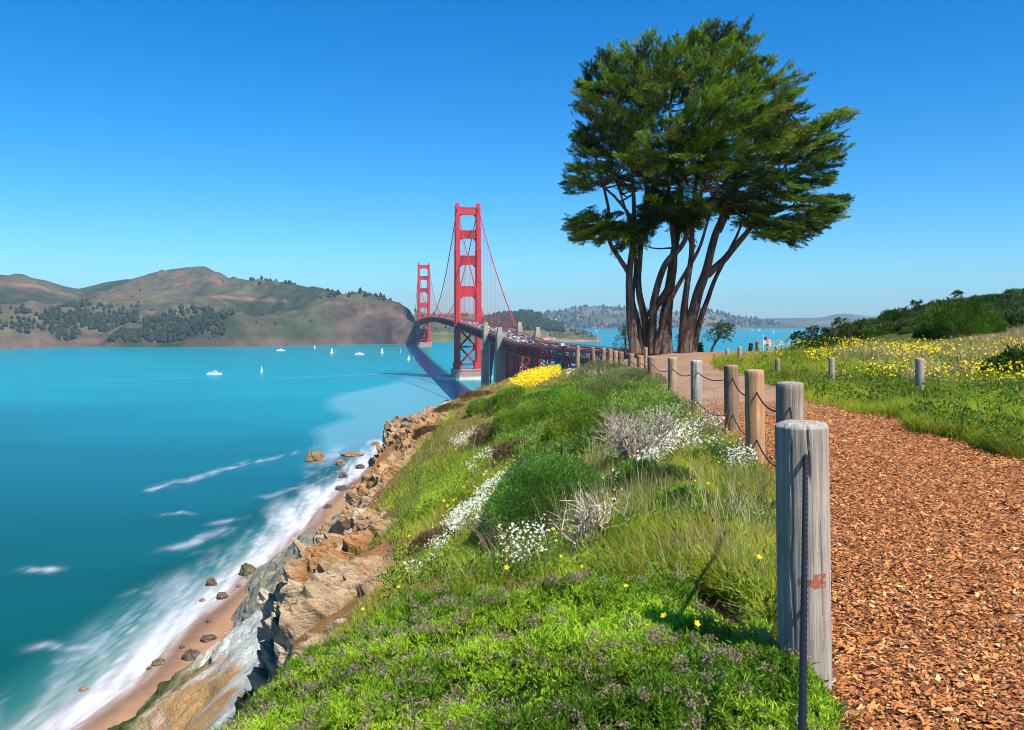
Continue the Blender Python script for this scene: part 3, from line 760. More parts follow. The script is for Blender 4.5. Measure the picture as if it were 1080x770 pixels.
# woods on the far slopes: nobody could count them
def far_wood(name, label, H, spots, seed):
    V = []; T = []; C = []; n0 = 0
    r = np.random.default_rng(seed)
    k = 7; a = np.arange(k) / k * 6.2832
    for poly, n, hgt in spots:
        xs_ = [p[0] for p in poly]; tries = n * 14
        pxv = r.uniform(min(xs_), max(xs_), tries); tv = r.uniform(.02, .95, tries) ** 1.0
        Pq = surf(H, pxv, tv); qy = HY + (EYE - Pq[:, 2]) / Pq[:, 1] * F; qx = HX + Pq[:, 0] / Pq[:, 1] * F
        dens = fbm(Pq * np.array([.006, .004, 0]), 3, seed) > -.38
        Pq = Pq[inpoly(qx, qy, poly) & dens][:n]
        for p in Pq:
            h = hgt * r.uniform(.6, 1.35); w = h * r.uniform(.3, .48)
            zz = [0, .3, .62, .85]; ww = [.72, 1, .72, .34]
            ring = [np.stack([np.cos(a + q) * w * wq * r.uniform(.75, 1.25, k), np.sin(a + q) * w * wq * r.uniform(.75, 1.25, k), np.full(k, h * q) + r.uniform(-.07, .07, k) * h], 1) for q, wq in zip(zz, ww)]
            v = np.vstack(ring + [np.array([[r.uniform(-.1, .1) * w, 0, h]])]) + p - np.array([0, 0, h * .06])
            V.append(v)
            for j in range(3):
                for q in range(k):
                    q2 = (q + 1) % k; b = n0 + j * k
                    T += [(b + q, b + q2, b + k + q2), (b + q, b + k + q2, b + k + q)]
            for q in range(k): T.append((n0 + 3 * k + q, n0 + 3 * k + (q + 1) % k, n0 + 4 * k))
            n0 += len(v)
            cc = np.array([.017, .030, .014]) * r.uniform(.6, 1.6) + np.array([.012, .008, 0]) * r.random(); C.append(np.tile(cc, (len(v), 1)))
    o = add_mesh(name, np.vstack(V), np.array(T), M['far_leaf'], col=np.vstack(C))
    return tag(o, label, 'wood', kind='stuff')
far_wood('headland_wood', 'dark woods on the headland slopes across the strait', MAR, [
    ([(-150, 330), (0, 320), (22, 324), (55, 332), (70, 345), (60, 356), (30, 352), (0, 347), (-150, 348)], 420, 15),
    ([(45, 330), (90, 316), (118, 324), (112, 345), (95, 360), (60, 361), (50, 345)], 330, 15),
    ([(90, 338), (130, 325), (160, 338), (168, 356), (140, 362), (95, 362)], 330, 14),
    ([(155, 338), (185, 325), (215, 325), (240, 324), (246, 334), (225, 342), (205, 352), (190, 362), (158, 360)], 420, 14),
    ([(136, 318), (146, 318), (148, 328), (136, 328)], 12, 13), ([(204, 344), (240, 338), (236, 354), (200, 362)], 45, 10),
    ([(262, 290), (312, 296), (312, 303), (262, 300)], 30, 15), ([(345, 303), (432, 312), (432, 322), (345, 312)], 46, 14),
    ([(335, 314), (350, 312), (350, 320), (335, 320)], 8, 13), ([(80, 300), (330, 296), (330, 345), (80, 335)], 60, 8)], 5)
far_wood('point_wood', 'dense dark wood on the low point behind the bridge', BAK, [
    ([(508, 338), (530, 333), (545, 330), (562, 330), (578, 336), (592, 345), (596, 350), (570, 349), (540, 347), (510, 347)], 900, 20),
    ([(438, 326), (470, 331), (505, 333), (505, 350), (438, 350)], 60, 14),
    ([(575, 347), (630, 350), (632, 356), (575, 354)], 60, 9)], 6)
far_wood('bay_wood', 'dark trees scattered over the bay hills', BAY, [
    ([(530, 333), (600, 324), (660, 323), (740, 326), (800, 337), (830, 343), (700, 346), (530, 346)], 700, 26)], 8)

# ------------------------------------------------------------------ haze
hm = bpy.data.materials.new('haze'); hm.use_nodes = True
ht = hm.node_tree; ht.nodes.remove(ht.nodes['Principled BSDF'])
pv = ht.nodes.new('ShaderNodeVolumePrincipled')
pv.inputs['Color'].default_value = (.50, .74, 1.0, 1); pv.inputs['Density'].default_value = 5.8e-5; pv.inputs['Anisotropy'].default_value = .1
ht.links.new(pv.outputs[0], ht.nodes['Material Output'].inputs['Volume'])
b = MB(); b.box((0, 6250, 195), (27000, 14500, 410))
o = b.build('haze', hm); tag(o, 'thin blue haze in the air over the strait', 'haze', kind='stuff')

# ------------------------------------------------------------------ the bridge
T1 = np.array([-58.0, 1153.0]); T2 = np.array([-242.0, 2418.0])
UB = (T2 - T1) / np.linalg.norm(T2 - T1); WB = np.array([UB[1], -UB[0]])         # along, across (east)
SPAN = np.linalg.norm(T2 - T1)
def bp(s, w, z):                 # metres past the near tower, metres to the right, height
    q = T1 + UB * s + WB * w; return np.array([q[0], q[1], z])
AX = np.array([[WB[0], WB[1], 0], [UB[0], UB[1], 0], [0, 0, 1.0]])
RED = (.52, .024, .024); RED2 = (.26, .028, .024); CONC = (.31, .275, .21)  # second red is darker: shade of trusses and arch put into the paint
def road_z(s):
    return np.interp(s, [-1200, -440, -343, 0, SPAN * .25, SPAN * .5, SPAN * .75, SPAN, SPAN + 343, SPAN + 700], [59, 62.6, 66, 74, 79, 81, 79, 74, 66, 60])
br = empty('suspension_bridge', (T1[0], T1[1], 0))
tag(br, 'long red suspension bridge crossing the strait', 'bridge')
def bpart(mb, name, mat, parent=None, smooth=False):
    o = mb.build(name, mat, None, smooth); par = parent or br; o.parent = par
    o.matrix_parent_inverse = par.matrix_world.inverted() if parent is None else o.matrix_parent_inverse
    if parent is None: o.location = -br.location; o.matrix_parent_inverse.identity()
    return o
SECT = [(13, 126, 7.8, 14.5), (126, 168, 7.2, 13.0), (168, 196, 6.5, 11.5), (196, 225, 5.8, 10.0)]
def tower(s):
    body = MB()
    root = None
    for k, sg in enumerate((-1, 1)):
        m = MB()
        for z0, z1, w, d in SECT:
            m.box(bp(s, sg * 13.7, (z0 + z1) / 2), (w, d * .8, z1 - z0), AX, RED)
            m.box(bp(s, sg * 13.7, (z0 + z1) / 2 - .3), (w * .62, d, z1 - z0 - .6), AX, RED)
            m.box(bp(s, sg * 13.7, z1 - 1.0), (w + .7, d * .84, 1.5), AX, np.array(RED) * .8)
        m.box(bp(s, sg * 13.7, 227), (4.2, 7.5, 4.0), AX, RED); m.box(bp(s, sg * 13.7, 231), (1.2, 1.2, 4.5), AX, RED, taper=.3)
        m.box(bp(s, sg * 13.7, 17.5), (10, 17, 8.9), AX, np.array(RED) * 1.05)
        if root is None:
            root = bpart(m, 'tower', M['paint'])
            o = root
        else:
            m_o = bpart(m, 'leg', M['paint'], root)
    st = [(224, 214.5, 5.8, 9), (194, 183.5, 6.5, 9.6), (161, 149, 7.2, 10.5), (121, 107.5, 7.8, 11.5)]
    for k, (z1, z0, w, d) in enumerate(st):
        m = MB(); half = 13.7 - w / 2 + .4
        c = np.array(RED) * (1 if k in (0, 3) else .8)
        m.box(bp(s, 0, (z0 + z1) / 2), (2 * half, d * .7, z1 - z0), AX, c)
        for zz in (z0 + .5, z1 - .5): m.box(bp(s, 0, zz), (2 * half, d * .76, 1.1), AX, RED)
        if k in (1, 2):
            for q in np.linspace(-half + 1.3, half - 1.3, 11): m.box(bp(s, q, (z0 + z1) / 2), (.7, d * .74, z1 - z0 - 2.0), AX, np.array(RED) * .62)
        for sg in (-1, 1):           # curved brackets under the strut
            for q in range(4):
                a0 = q * 1.0; m.box(bp(s, sg * (half - .5 - a0), z0 - (3.6 - a0 * 1.05) / 2), (1.05, d * .6, 3.6 - a0 * 1.05), AX, RED)
        bpart(m, 'strut', M['paint'], root)
    m = MB()
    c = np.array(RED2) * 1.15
    for z0, z1 in ((20, 41), (43, 64)):
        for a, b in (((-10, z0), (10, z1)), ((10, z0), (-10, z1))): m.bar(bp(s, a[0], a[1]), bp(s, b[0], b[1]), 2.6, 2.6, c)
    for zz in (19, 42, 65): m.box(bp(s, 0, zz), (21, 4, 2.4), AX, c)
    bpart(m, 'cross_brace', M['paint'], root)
    m = MB()
    if s < 10:
        a = np.linspace(0, 2 * math.pi, 40, endpoint=False)
        for r0, r1, z0, z1 in ((1, 1, -3, 4.2),):
            ring = np.array([[np.sign(math.cos(t)) * abs(math.cos(t)) ** .6 * 36 - 4, np.sign(math.sin(t)) * abs(math.sin(t)) ** .6 * 26] for t in a])
            rin = np.array([[x * .93 - .3, y * .9] for x, y in ring])
            V = np.vstack([[bp(s, x, y_ * 0 + z0)[:3] + np.array([UB[0] * y_, UB[1] * y_, 0]) for x, y_ in ring], [bp(s, x, z1) + np.array([UB[0] * y_, UB[1] * y_, 0]) for x, y_ in ring],
                           [bp(s, x, z1) + np.array([UB[0] * y_, UB[1] * y_, 0]) for x, y_ in rin], [bp(s, x, z0) + np.array([UB[0] * y_, UB[1] * y_, 0]) for x, y_ in rin]])
            k = np.arange(40); k2 = (k + 1) % 40
            m.add(V, np.concatenate([np.stack([k + q * 40, k2 + q * 40, k2 + (q + 1) * 40, k + (q + 1) * 40], 1) for q in range(3)]), (.62, .58, .52))
        bpart(m, 'fender', M['concrete'], root); m = MB()
    m.box(bp(s, 0, 4.5), (42, 22, 17), AX, (.38, .25, .2)); m.box(bp(s, 0, 12.2), (44, 23.5, 1.4), AX, (.45, .3, .24))
    bpart(m, 'pier', M['concrete'], root)
tower(0.0); tower(SPAN)
# main cables
def cable_z(s):
    s = np.asarray(s, float); mid = SPAN / 2
    zm = 85 + (225.5 - 85) * ((s - mid) / mid) ** 2
    q = np.clip(-s / 343, 0, 1); zs = 225.5 + (68.5 - 225.5) * q - 4 * 9.5 * q * (1 - q)
    e = np.clip((s - SPAN) / 343, 0, 1); ze = 225.5 + (70 - 225.5) * e - 4 * 9.5 * e * (1 - e)
    return np.where(s < 0, zs, np.where(s > SPAN, ze, zm))
ss = np.concatenate([np.linspace(-343, 0, 24), np.linspace(0, SPAN, 60)[1:], np.linspace(SPAN, SPAN + 343, 14)[1:]])
for sg in (-1, 1):
    m = MB(); m.tube([bp(q, sg * 13.7, float(cable_z(q))) for q in ss], .62, 8, np.array(RED) * .95); bpart(m, 'main_cable', M['paint'], smooth=True)
rest = MB(); n_h = 0
for q in np.concatenate([-np.arange(1, 23) * 15.2, np.arange(1, int(SPAN / 15.2)) * 15.2]):
    for sg in (-1, 1):
        z0, z1 = float(road_z(q)), float(cable_z(q))
        if z1 - z0 < 2: continue
        tgt = rest
        if q < 15.2 * 28: tgt = MB()
        for dd in (-.35, .35): tgt.bar(bp(q + dd, sg * 13.7, z0), bp(q + dd, sg * 13.7, z1), .16, .16, np.array(RED) * .9)
        if tgt is not rest: bpart(tgt, 'hanger', M['paint']); n_h += 1
o = bpart(rest, 'hanger', M['paint']); o['kind'] = 'stuff'
# deck: road, sidewalks, stiffening trusses
APP = smooth_path([bp(-343, 0, 0)[:2], bp(-440, 0, 0)[:2], (13, 660), (27, 612), (48, 562), (74, 515), (108, 474), (150, 440), (205, 410)], 60)
APP_Z = np.interp(np.linspace(0, 1, 60), [0, .125, .3, .5, 1], [66, 62.6, 60.8, 59.6, 58.5])
main_s = np.linspace(SPAN + 343, -343, 120)
CL = np.vstack([[bp(q, 0, float(road_z(q))) for q in main_s], np.column_stack([APP, APP_Z])[1:]])
TG = np.gradient(CL[:, :2], axis=0); TG /= np.linalg.norm(TG, axis=1)[:, None]; WR = np.column_stack([-TG[:, 1], TG[:, 0]])   # towards the east
def ribbon(w0, w1, dz0, dz1, idx=slice(None)):
    c = CL[idx]; w = WR[idx]
    a = np.column_stack([c[:, :2] + w * w0, c[:, 2] + dz0]); b = np.column_stack([c[:, :2] + w * w1, c[:, 2] + dz1])
    n = len(c); k = np.arange(n - 1)
    return np.vstack([a, b]), np.stack([k, k + 1, n + k + 1, n + k], 1)
m = MB()
m.add(*ribbon(-9.5, 9.5, 0, 0), (.17, .16, .155)); m.add(*ribbon(-13.2, 13.2, -1.2, -1.2), (.12, .03, .025))
for sg in (-1, 1):
    for x in (.0, 3.1, 6.2): m.add(*ribbon(sg * x - .12, sg * x + .12, .03, .03), (.55, .5, .35))
bpart(m, 'roadway', M['asphalt'])
for sg in (-1, 1):
    m = MB(); m.add(*ribbon(sg * 9.5, sg * 9.5, 0, .5), RED); m.add(*ribbon(sg * 9.5, sg * 13.3, .5, .5), (.2, .16, .15)); m.add(*ribbon(sg * 13.3, sg * 13.3, -1.2, .6), RED)
    bpart(m, 'sidewalk', M['paint'])
    m = MB()
    for z in (.75, 1.2, 1.6): m.add(*ribbon(sg * 13.25, sg * 13.25, z, z + .22), np.array(RED) * .8)
    m.add(*ribbon(sg * 9.6, sg * 9.6, .5, .95), np.array(RED) * .8)
    for i in range(0, len(CL), 1):
        q = np.append(CL[i, :2] + WR[i] * sg * 13.25, CL[i, 2]); m.bar(q + [0, 0, .5], q + [0, 0, 1.9], .25, .25, np.array(RED) * .8)
    bpart(m, 'railing', M['paint'])
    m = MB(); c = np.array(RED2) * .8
    seg = np.concatenate([[0], np.cumsum(np.linalg.norm(np.diff(CL, axis=0), axis=1))]); qs = np.arange(0, seg[-1], 7.6)
    cx = np.column_stack([np.interp(qs, seg, CL[:, k]) for k in range(3)]); wx = np.column_stack([np.interp(qs, seg, WR[:, k]) for k in range(2)])
    top = np.column_stack([cx[:, :2] + wx * sg * 13.5, cx[:, 2] - .7]); bot = top - [0, 0, 7.2]
    for i in range(len(qs) - 1):
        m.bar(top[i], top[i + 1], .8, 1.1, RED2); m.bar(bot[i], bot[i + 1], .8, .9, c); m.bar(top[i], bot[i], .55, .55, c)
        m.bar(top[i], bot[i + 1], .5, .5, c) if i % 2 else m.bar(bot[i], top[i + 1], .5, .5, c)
    bpart(m, 'truss', M['paint'])
m = MB()
for i in range(0, len(qs), 2):
    a = np.append(cx[i, :2] - wx[i] * 13.3, cx[i, 2] - 7.6); e = np.append(cx[i, :2] + wx[i] * 13.3, cx[i, 2] - 7.6)
    m.bar(a, e, .7, .8, RED2); m.bar(a + [0, 0, 6.5], e, .4, .4, RED2)
bpart(m, 'floor_beam', M['paint'])
# pylons of the arch, arch, viaduct towers
for s_, base in ((-343, 66.0), (-440, 62.6)):
    for sg in (-1, 1):
        m = MB(); w = sg * 15.6
        m.box(bp(s_, w, 30), (5.2, 11, 72), AX, CONC); m.box(bp(s_, w + sg * .6, 20), (6.2, 13, 60), AX, np.array(CONC) * .95)
        m.box(bp(s_, w, base + 2.6), (4.6, 9.5, 5.6), AX, np.array(CONC) * 1.06); m.box(bp(s_, w, base + 7.4), (3.4, 7.0, 4.6), AX, np.array(CONC) * 1.1)
        for q in (-1.7, 0, 1.7): m.box(bp(s_ - 5.6, w + q, 34), (.6, .5, 62), AX, np.array(CONC) * .9)
        bpart(m, 'pylon', M['concrete'])
    if s_ < -400:
        m = MB(); m.box(bp(s_ - 4, -8, base / 2 - 5.5), (11, 8, base - 9.5), AX, np.array(CONC) * .8); bpart(m, 'pylon_wall', M['concrete'])
for sg in (-1, 1):
    m = MB(); xs_ = np.linspace(-434, -349, 20); za = 14 + 36 * (1 - ((xs_ + 391.5) / 43) ** 2)
    for dz in (0, 4.2):
        for i in range(19): m.bar(bp(xs_[i], sg * 12.5, za[i] + dz), bp(xs_[i + 1], sg * 12.5, za[i + 1] + dz), 1.0, 1.2, RED2)
    for i in range(20):
        m.bar(bp(xs_[i], sg * 12.5, za[i]), bp(xs_[i], sg * 12.5, float(road_z(xs_[i])) - 8), .8, .8, RED2)
        if i < 19: m.bar(bp(xs_[i], sg * 12.5, za[i]), bp(xs_[i + 1], sg * 12.5, za[i + 1] + 4.2), .5, .5, RED2)
    bpart(m, 'arch', M['paint'])
for i in range(4, 60, 6):
    c = np.append(APP[i], 0); j = 119 + i; wv = np.append(WR[min(j, len(WR) - 1)], 0); tv = np.append(TG[min(j, len(TG) - 1)], 0); zt = APP_Z[i] - 8.2
    m = MB()
    for a_ in (-12, 12):
        for l_ in (-6, 6): m.bar(c + wv * a_ * 1.08 + tv * l_ + [0, 0, 0], c + wv * a_ + tv * l_ + [0, 0, zt], 1.5, 1.5, RED2)
        for z0, z1 in ((4, 20), (20, 36), (36, zt)):
            m.bar(c + wv * a_ - tv * 6 + [0, 0, z0], c + wv * a_ + tv * 6 + [0, 0, z1], .6, .6, RED2); m.bar(c + wv * a_ + tv * 6 + [0, 0, z0], c + wv * a_ - tv * 6 + [0, 0, z1], .6, .6, RED2)
    for l_ in (-6, 6):
        for z0, z1 in ((4, 20), (20, 36), (36, zt)):
            m.bar(c - wv * 12 + tv * l_ + [0, 0, z0], c + wv * 12 + tv * l_ + [0, 0, z1], .6, .6, RED2); m.bar(c + wv * 12 + tv * l_ + [0, 0, z0], c - wv * 12 + tv * l_ + [0, 0, z1], .6, .6, RED2)
            m.bar(c - wv * 12 + tv * l_ + [0, 0, z1], c + wv * 12 + tv * l_ + [0, 0, z1], .8, .8, RED2)
    bpart(m, 'viaduct_tower', M['paint'])
m = MB(); m.box(bp(SPAN + 40, 0, 20), (36, 50, 56), AX, np.array(CONC) * .55); bpart(m, 'anchor_block', M['concrete'])
# land under the approach (flat shelf behind the bluff)
m = MB(); q = [(-6, 170), (40, 165), (400, 200), (500, 480), (220, 560), (90, 640), (20, 735), (-34, 728), (-52, 690), (-58, 600), (-46, 400)]
V = np.array([[x, y, 3.2] for x, y in q]); V2 = np.array([[x + (x - 60) * .05, y + (y - 450) * .03, -4] for x, y in q]); n = len(q)
k = np.arange(n); k2 = (k + 1) % n
o = add_mesh('shore_flat', np.vstack([V, V2]), [np.arange(n)[None, :], np.stack([k, n + k, n + k2, k2], 1)], M['ground'], col=np.tile((.16, .14, .07), (2 * n, 1)))
tag(o, 'low shore ground beneath the bridge approach', 'ground', kind='structure')

# traffic on the bridge: each vehicle one small mesh
def car_mesh(name, c, van=False):
    m = MB(); L, W_, H_ = (5.2, 2.0, 1.0) if van else (4.4, 1.8, .75)
    m.box((0, 0, .3 + H_ / 2), (W_, L, H_), None, c); m.box((0, -.2, .3 + H_ + .3 + .2 * van), (W_ * .9, L * (.8 if van else .52), .6 + .4 * van), None, np.array(c) * .8, taper=.82)
    m.box((0, -.2, .3 + H_ + .28), (W_ * .93, L * (.74 if van else .47), .34), None, (.02, .025, .03), taper=.9)
    for x in (-1, 1):
        for y in (-1, 1): m.box((x * W_ * .46, y * L * .3, .32), (.24, .66, .64), None, (.015, .015, .015))
    return m.build(name, M['plain'])
KIND = [('white', (.58, .58, .58)), ('silver', (.45, .47, .5)), ('black', (.02, .02, .025)), ('dark blue', (.03, .06, .16)), ('red', (.45, .03, .025)), ('grey', (.17, .18, .19))]
protos = {}
arc = np.concatenate([[0], np.cumsum(np.linalg.norm(np.diff(CL, axis=0), axis=1))])
r5 = np.random.default_rng(5)
for lane, heading in ((-7.7, 1), (-4.6, 1), (-1.5, 1), (1.5, -1), (4.6, -1), (7.7, -1)):
    s0 = arc[-1] - 215 - r5.uniform(0, 20)
    while s0 > 520:
        depth = np.interp(s0, arc, CL[:, 1]); s0 -= r5.uniform(22, 64) * (1 if depth < 820 else 1.8 if depth < 1150 else 5)
        kq = r5.choice(6, p=[.15, .18, .24, .16, .06, .21]); van = r5.random() < .12
        key = (kq, van)
        if key in protos: o = protos[key].copy(); COL.objects.link(o)
        else: o = protos[key] = car_mesh('van' if van else 'car', KIND[kq][1], van)
        c3 = np.array([np.interp(s0, arc, CL[:, k]) for k in range(3)]); w2 = np.array([np.interp(s0, arc, WR[:, k]) for k in range(2)]); t2 = np.array([np.interp(s0, arc, TG[:, k]) for k in range(2)])
        o.location = (c3[0] + w2[0] * lane, c3[1] + w2[1] * lane, c3[2] + .04); o.rotation_euler = (0, 0, math.atan2(-t2[0], t2[1]) + (0 if heading < 0 else math.pi))
        zone = 'approach road by the pylons' if depth < 830 else 'span before the near tower' if depth < 1153 else 'span beyond the near tower'
        tag(o, '%s %s in bridge traffic on the %s' % (KIND[kq][0], 'van' if van else 'car', zone), 'van' if van else 'car', '%s %ss on the %s' % (KIND[kq][0], 'van' if van else 'car', zone))
# lamps along the bridge
def lamp(x, y, z, ang):
    r_ = empty('street_lamp', (x, y, z), ang)
    m = MB(); m.tube([(0, 0, 0), (0, 0, 8)], [.16, .11], 6, RED); m.build('pole', M['paint'], r_)
    m = MB(); m.tube([(0, 0, 8), (.5, 0, 8.7), (1.6, 0, 9.0), (2.4, 0, 8.8)], .09, 5, RED); m.build('arm', M['paint'], r_)
    m = MB(); m.box((2.6, 0, 8.65), (.9, .45, .3), None, RED2, taper=.7); m.build('lamp_head', M['paint'], r_)
    return r_
l0 = None; kk = 0
for s0 in np.concatenate([np.arange(arc[-1] - 225, arc[-1] - 700, -46), np.arange(arc[-1] - 720, 700, -92)]):
    for sg in (-1, 1):
        c3 = np.array([np.interp(s0, arc, CL[:, k]) for k in range(3)]); w2 = np.array([np.interp(s0, arc, WR[:, k]) for k in range(2)])
        loc = (c3[0] + w2[0] * sg * 9.9, c3[1] + w2[1] * sg * 9.9, c3[2] + .5); an = math.atan2(w2[1], w2[0]) + (math.pi if sg > 0 else 0)
        if l0 is None: o = l0 = lamp(*loc, an)
        else:
            o = l0.copy(); COL.objects.link(o); o.location = loc; o.rotation_euler = (0, 0, an)
            for ch in list(l0.children): c_ = ch.copy(); COL.objects.link(c_); c_.parent = o
        zone = 'approach road' if c3[1] < 830 else 'suspended deck'
        tag(o, 'thin red lamp post with a curved arm on the bridge %s' % zone, 'lamp', 'red lamps on the bridge %s' % zone)
# flag mast on the slope below the meadow edge
fp = at(805, 369, 125.0); r_ = empty('flagpole', (fp[0], fp[1], float(gz(fp[0], fp[1])) ))
ht_ = EYE - (354 - HY) / F * 125 - r_.location.z
m = MB(); m.tube([(0, 0, 0), (0, 0, ht_)], [.07, .045], 8, (.75, .75, .75)); m.tube([(0, 0, ht_), (0, 0, ht_ + .12)], [.09, .02], 8, (.6, .45, .1)); m.build('pole', M['plain'], r_)
m = MB(); nx, nz = 14, 14
gx = np.linspace(0, 1, nx); V = []; C = []
for i in range(nz):
    zz0, zz1 = ht_ - .15 - i / nz * .95, ht_ - .15 - (i + 1) / nz * .95
    for a_ in gx[:-1]:
        b_ = a_ + gx[1]
        f_ = lambda t: (t * 1.1 + .03, .10 * math.sin(t * 7), -.55 * t * t)
        P_ = [np.array([f_(t)[0], f_(t)[1], z + f_(t)[2]]) for t, z in ((a_, zz1), (b_, zz1), (b_, zz0), (a_, zz0))]
        cc = (.02, .03, .16) if (a_ < .38 and i < 7) else ((.55, .03, .04) if i % 2 == 0 else (.8, .8, .8))
        m.add(P_, np.array([[0, 1, 2, 3]]), cc)
m.build('flag', M['plain'], r_)
tag(r_, 'pole flying a red white and blue striped flag beyond the meadow', 'flag')

# ------------------------------------------------------------------ boats
def sailboat(p, h, label, grp=None, ang=.4, mesh=None):
    r_ = empty('sailboat', (p[0], p[1], 0), ang)
    m = MB(); L = h * .62; a = np.linspace(-1, 1, 9); w = (1 - np.abs(a) ** 2.4) * h * .085
    V = np.array([[x, y * L / 2, z] for y, ww in zip(a, w) for x, z in ((-ww, h * .07), (-ww * .5, -h * .02), (ww * .5, -h * .02), (ww, h * .07))])
    m.add(V, np.concatenate([grid_faces(9, 4), np.array([[i * 4, i * 4 + 4, i * 4 + 7, i * 4 + 3] for i in range(8)])]), (.75, .74, .72)); m.build('hull', M['plain'], r_)
    m = MB(); m.tube([(0, .05 * L, 0), (0, .05 * L, h)], h * .008, 5, (.6, .6, .6)); m.build('mast', M['plain'], r_)
    m = MB()
    for (y0, y1, zt, zb, bulge) in ((.04, -.44, .98, .13, .05), (.07, .46, .86, .1, .04)):
        n = 7; t = np.linspace(0, 1, n); V = []
        for q in t:
            for e in t: yy = (y0 + (y1 - y0) * e * (1 - q)) * L; V.append([bulge * h * math.sin(math.pi * e) * (1 - q), yy, h * (zb + (zt - zb) * q)])
        m.add(np.array(V), grid_faces(n, n), (.86, .86, .84))
    m.build('sail', M['plain'], r_)
    tag(r_, label, 'sailboat', grp); return r_
def dup(root, loc, ang=None, label=None, group=None):
    o = root.copy(); COL.objects.link(o); o.location = loc
    if ang is not None: o.rotation_euler = (0, 0, ang)
    for ch in list(root.children):
        c_ = ch.copy(); COL.objects.link(c_); c_.parent = o
        for g_ in ch.children: d_ = g_.copy(); COL.objects.link(d_); d_.parent = c_
    if label: o['label'] = label
    if group: o['group'] = group
    return o
def wl(px, py):
    Y = EYE * F / (py - HY); return np.array([(px - HX) / F * Y, Y, 0])
for px, py, hp, lb in ((332, 368, 7, 'small white sailboat close under the brown headland cliff'), (350, 373, 10, 'white sailboat with a tall narrow sail before the brown headland'),
                       (354, 372, 7, 'short white sailboat just behind the tall narrow one before the headland'), (403, 372.5, 9, 'broad white sailboat midway between the headland cliff and the far bridge tower'),
                       (422.5, 372, 7, 'small white sailboat nearest the shadow of the bridge, closest in to the rocks'), (276, 393, 11, 'lone pale sailboat out on the open turquoise water'),
                       (431, 380, 8, 'white sailboat just left of the bridge shadow on the water'), (436, 378, 6, 'little white sailboat touching the bridge shadow on the water')):
    p = wl(px, py); sailboat(p, .7 * hp * p[1] / F, lb, ang=random.uniform(-.9, .9))
def ferry(p, L, label):
    r_ = empty('tour_boat', (p[0], p[1], 0), math.radians(-80))
    m = MB(); a = np.linspace(-1, 1, 13); w = np.where(a > .2, 1 - ((a - .2) / .8) ** 2.2, 1) * L * .13
    V = np.array([[x, y * L / 2, z] for y, ww in zip(a, w) for x, z in ((-ww, L * (.09 + .03 * max(y, 0))), (-ww * .8, -L * .02), (ww * .8, -L * .02), (ww, L * (.09 + .03 * max(y, 0))))])
    m.add(V, np.concatenate([grid_faces(13, 4), np.array([[i * 4, i * 4 + 4, i * 4 + 7, i * 4 + 3] for i in range(12)]), np.array([[0, 1, 2, 3]])]), (.8, .8, .8)); m.build('hull', M['plain'], r_)
    m = MB(); m.box((0, -L * .08, L * .135), (L * .2, L * .6, L * .09), None, (.82, .82, .82)); m.box((0, -L * .08, L * .14), (L * .205, L * .56, L * .03), None, (.05, .07, .1)); m.build('cabin', M['plain'], r_)
    m = MB(); m.box((0, L * .08, L * .22), (L * .15, L * .2, L * .07), None, (.82, .82, .82)); m.box((0, L * .1, L * .225), (L * .155, L * .17, L * .025), None, (.05, .07, .1)); m.build('wheelhouse', M['plain'], r_)
    m = MB(); m.tube([(0, 0, L * .25), (0, 0, L * .4)], L * .008, 5, (.7, .7, .7)); m.build('mast', M['plain'], r_)
    tag(r_, label, 'boat')
p = wl(226, 395); ferry(p, 20, 'white tour boat trailing a pale wake on open water'); p = wl(379, 374); ferry(p, 20, 'white tour boat off the brown headland cliff'); p = wl(296, 370); ferry(p, 20, 'white tour boat close to the shore of the wooded hills')
sb = None; r6 = np.random.default_rng(12)
for k in range(30):
    px = [r6.uniform(752, 842), r6.uniform(600, 660), r6.uniform(800, 836)][0 if k < 22 else 1 if k < 25 else 2]; py = r6.uniform(348.3, 352)
    p = wl(px, py); h = r6.uniform(3.0, 6.0) * p[1] / F * .62; lb = 'tiny white sail far out on the bay'
    if sb is None: sb = sailboat(p, h, lb, 'tiny white sails far out on the bay', .3); sb_h = h
    else: o = dup(sb, tuple(p), r6.uniform(-1.2, 1.2)); o.scale = (h / sb_h,) * 3
# ------------------------------------------------------------------ far houses
def house_mesh(c, rc):
    m = MB(); m.box((0, 0, 3), (11, 9, 10), None, c)
    m.add([(-6, -5, 8), (6, -5, 8), (6, 5, 8), (-6, 5, 8), (-6, 0, 11.5), (6, 0, 11.5)], [np.array([[0, 1, 5, 4], [2, 3, 4, 5]]), np.array([[0, 4, 3], [1, 2, 5]])], rc)
    for x in (-3, 0, 3): m.box((x, -4.52, 4.6), (1.4, .1, 1.8), None, (.06, .07, .09))
    return m.build('house', M['plain'])
hp = [house_mesh((.6, .58, .54), (.2, .15, .12)), house_mesh((.42, .38, .33), (.16, .15, .15)), house_mesh((.5, .40, .34), (.26, .12, .08))]
for o in hp: o.hide_render = False
used = [False] * 3; cnt = 0
while cnt < 170:
    px = r6.uniform(560, 790); tq = r6.uniform(.12, .72); q = surf(BAY, np.array([px]), np.array([tq]))[0]
    if q[2] < 4: continue
    k = r6.integers(3)
    if used[k]: o = hp[k].copy(); COL.objects.link(o)
    else: o = hp[k]; used[k] = True
    o.location = q - np.array([0, 0, 2]); o.rotation_euler = (0, 0, r6.uniform(-.7, .7)); sc_ = r6.uniform(.7, 1.3); o.scale = (sc_,) * 3; cnt += 1
    cn = ('white', 'beige', 'pinkish')[k]
    tag(o, 'tiny %s house among trees on the hazy hill across the bay' % cn, 'house', '%s houses on the hill across the bay' % cn)
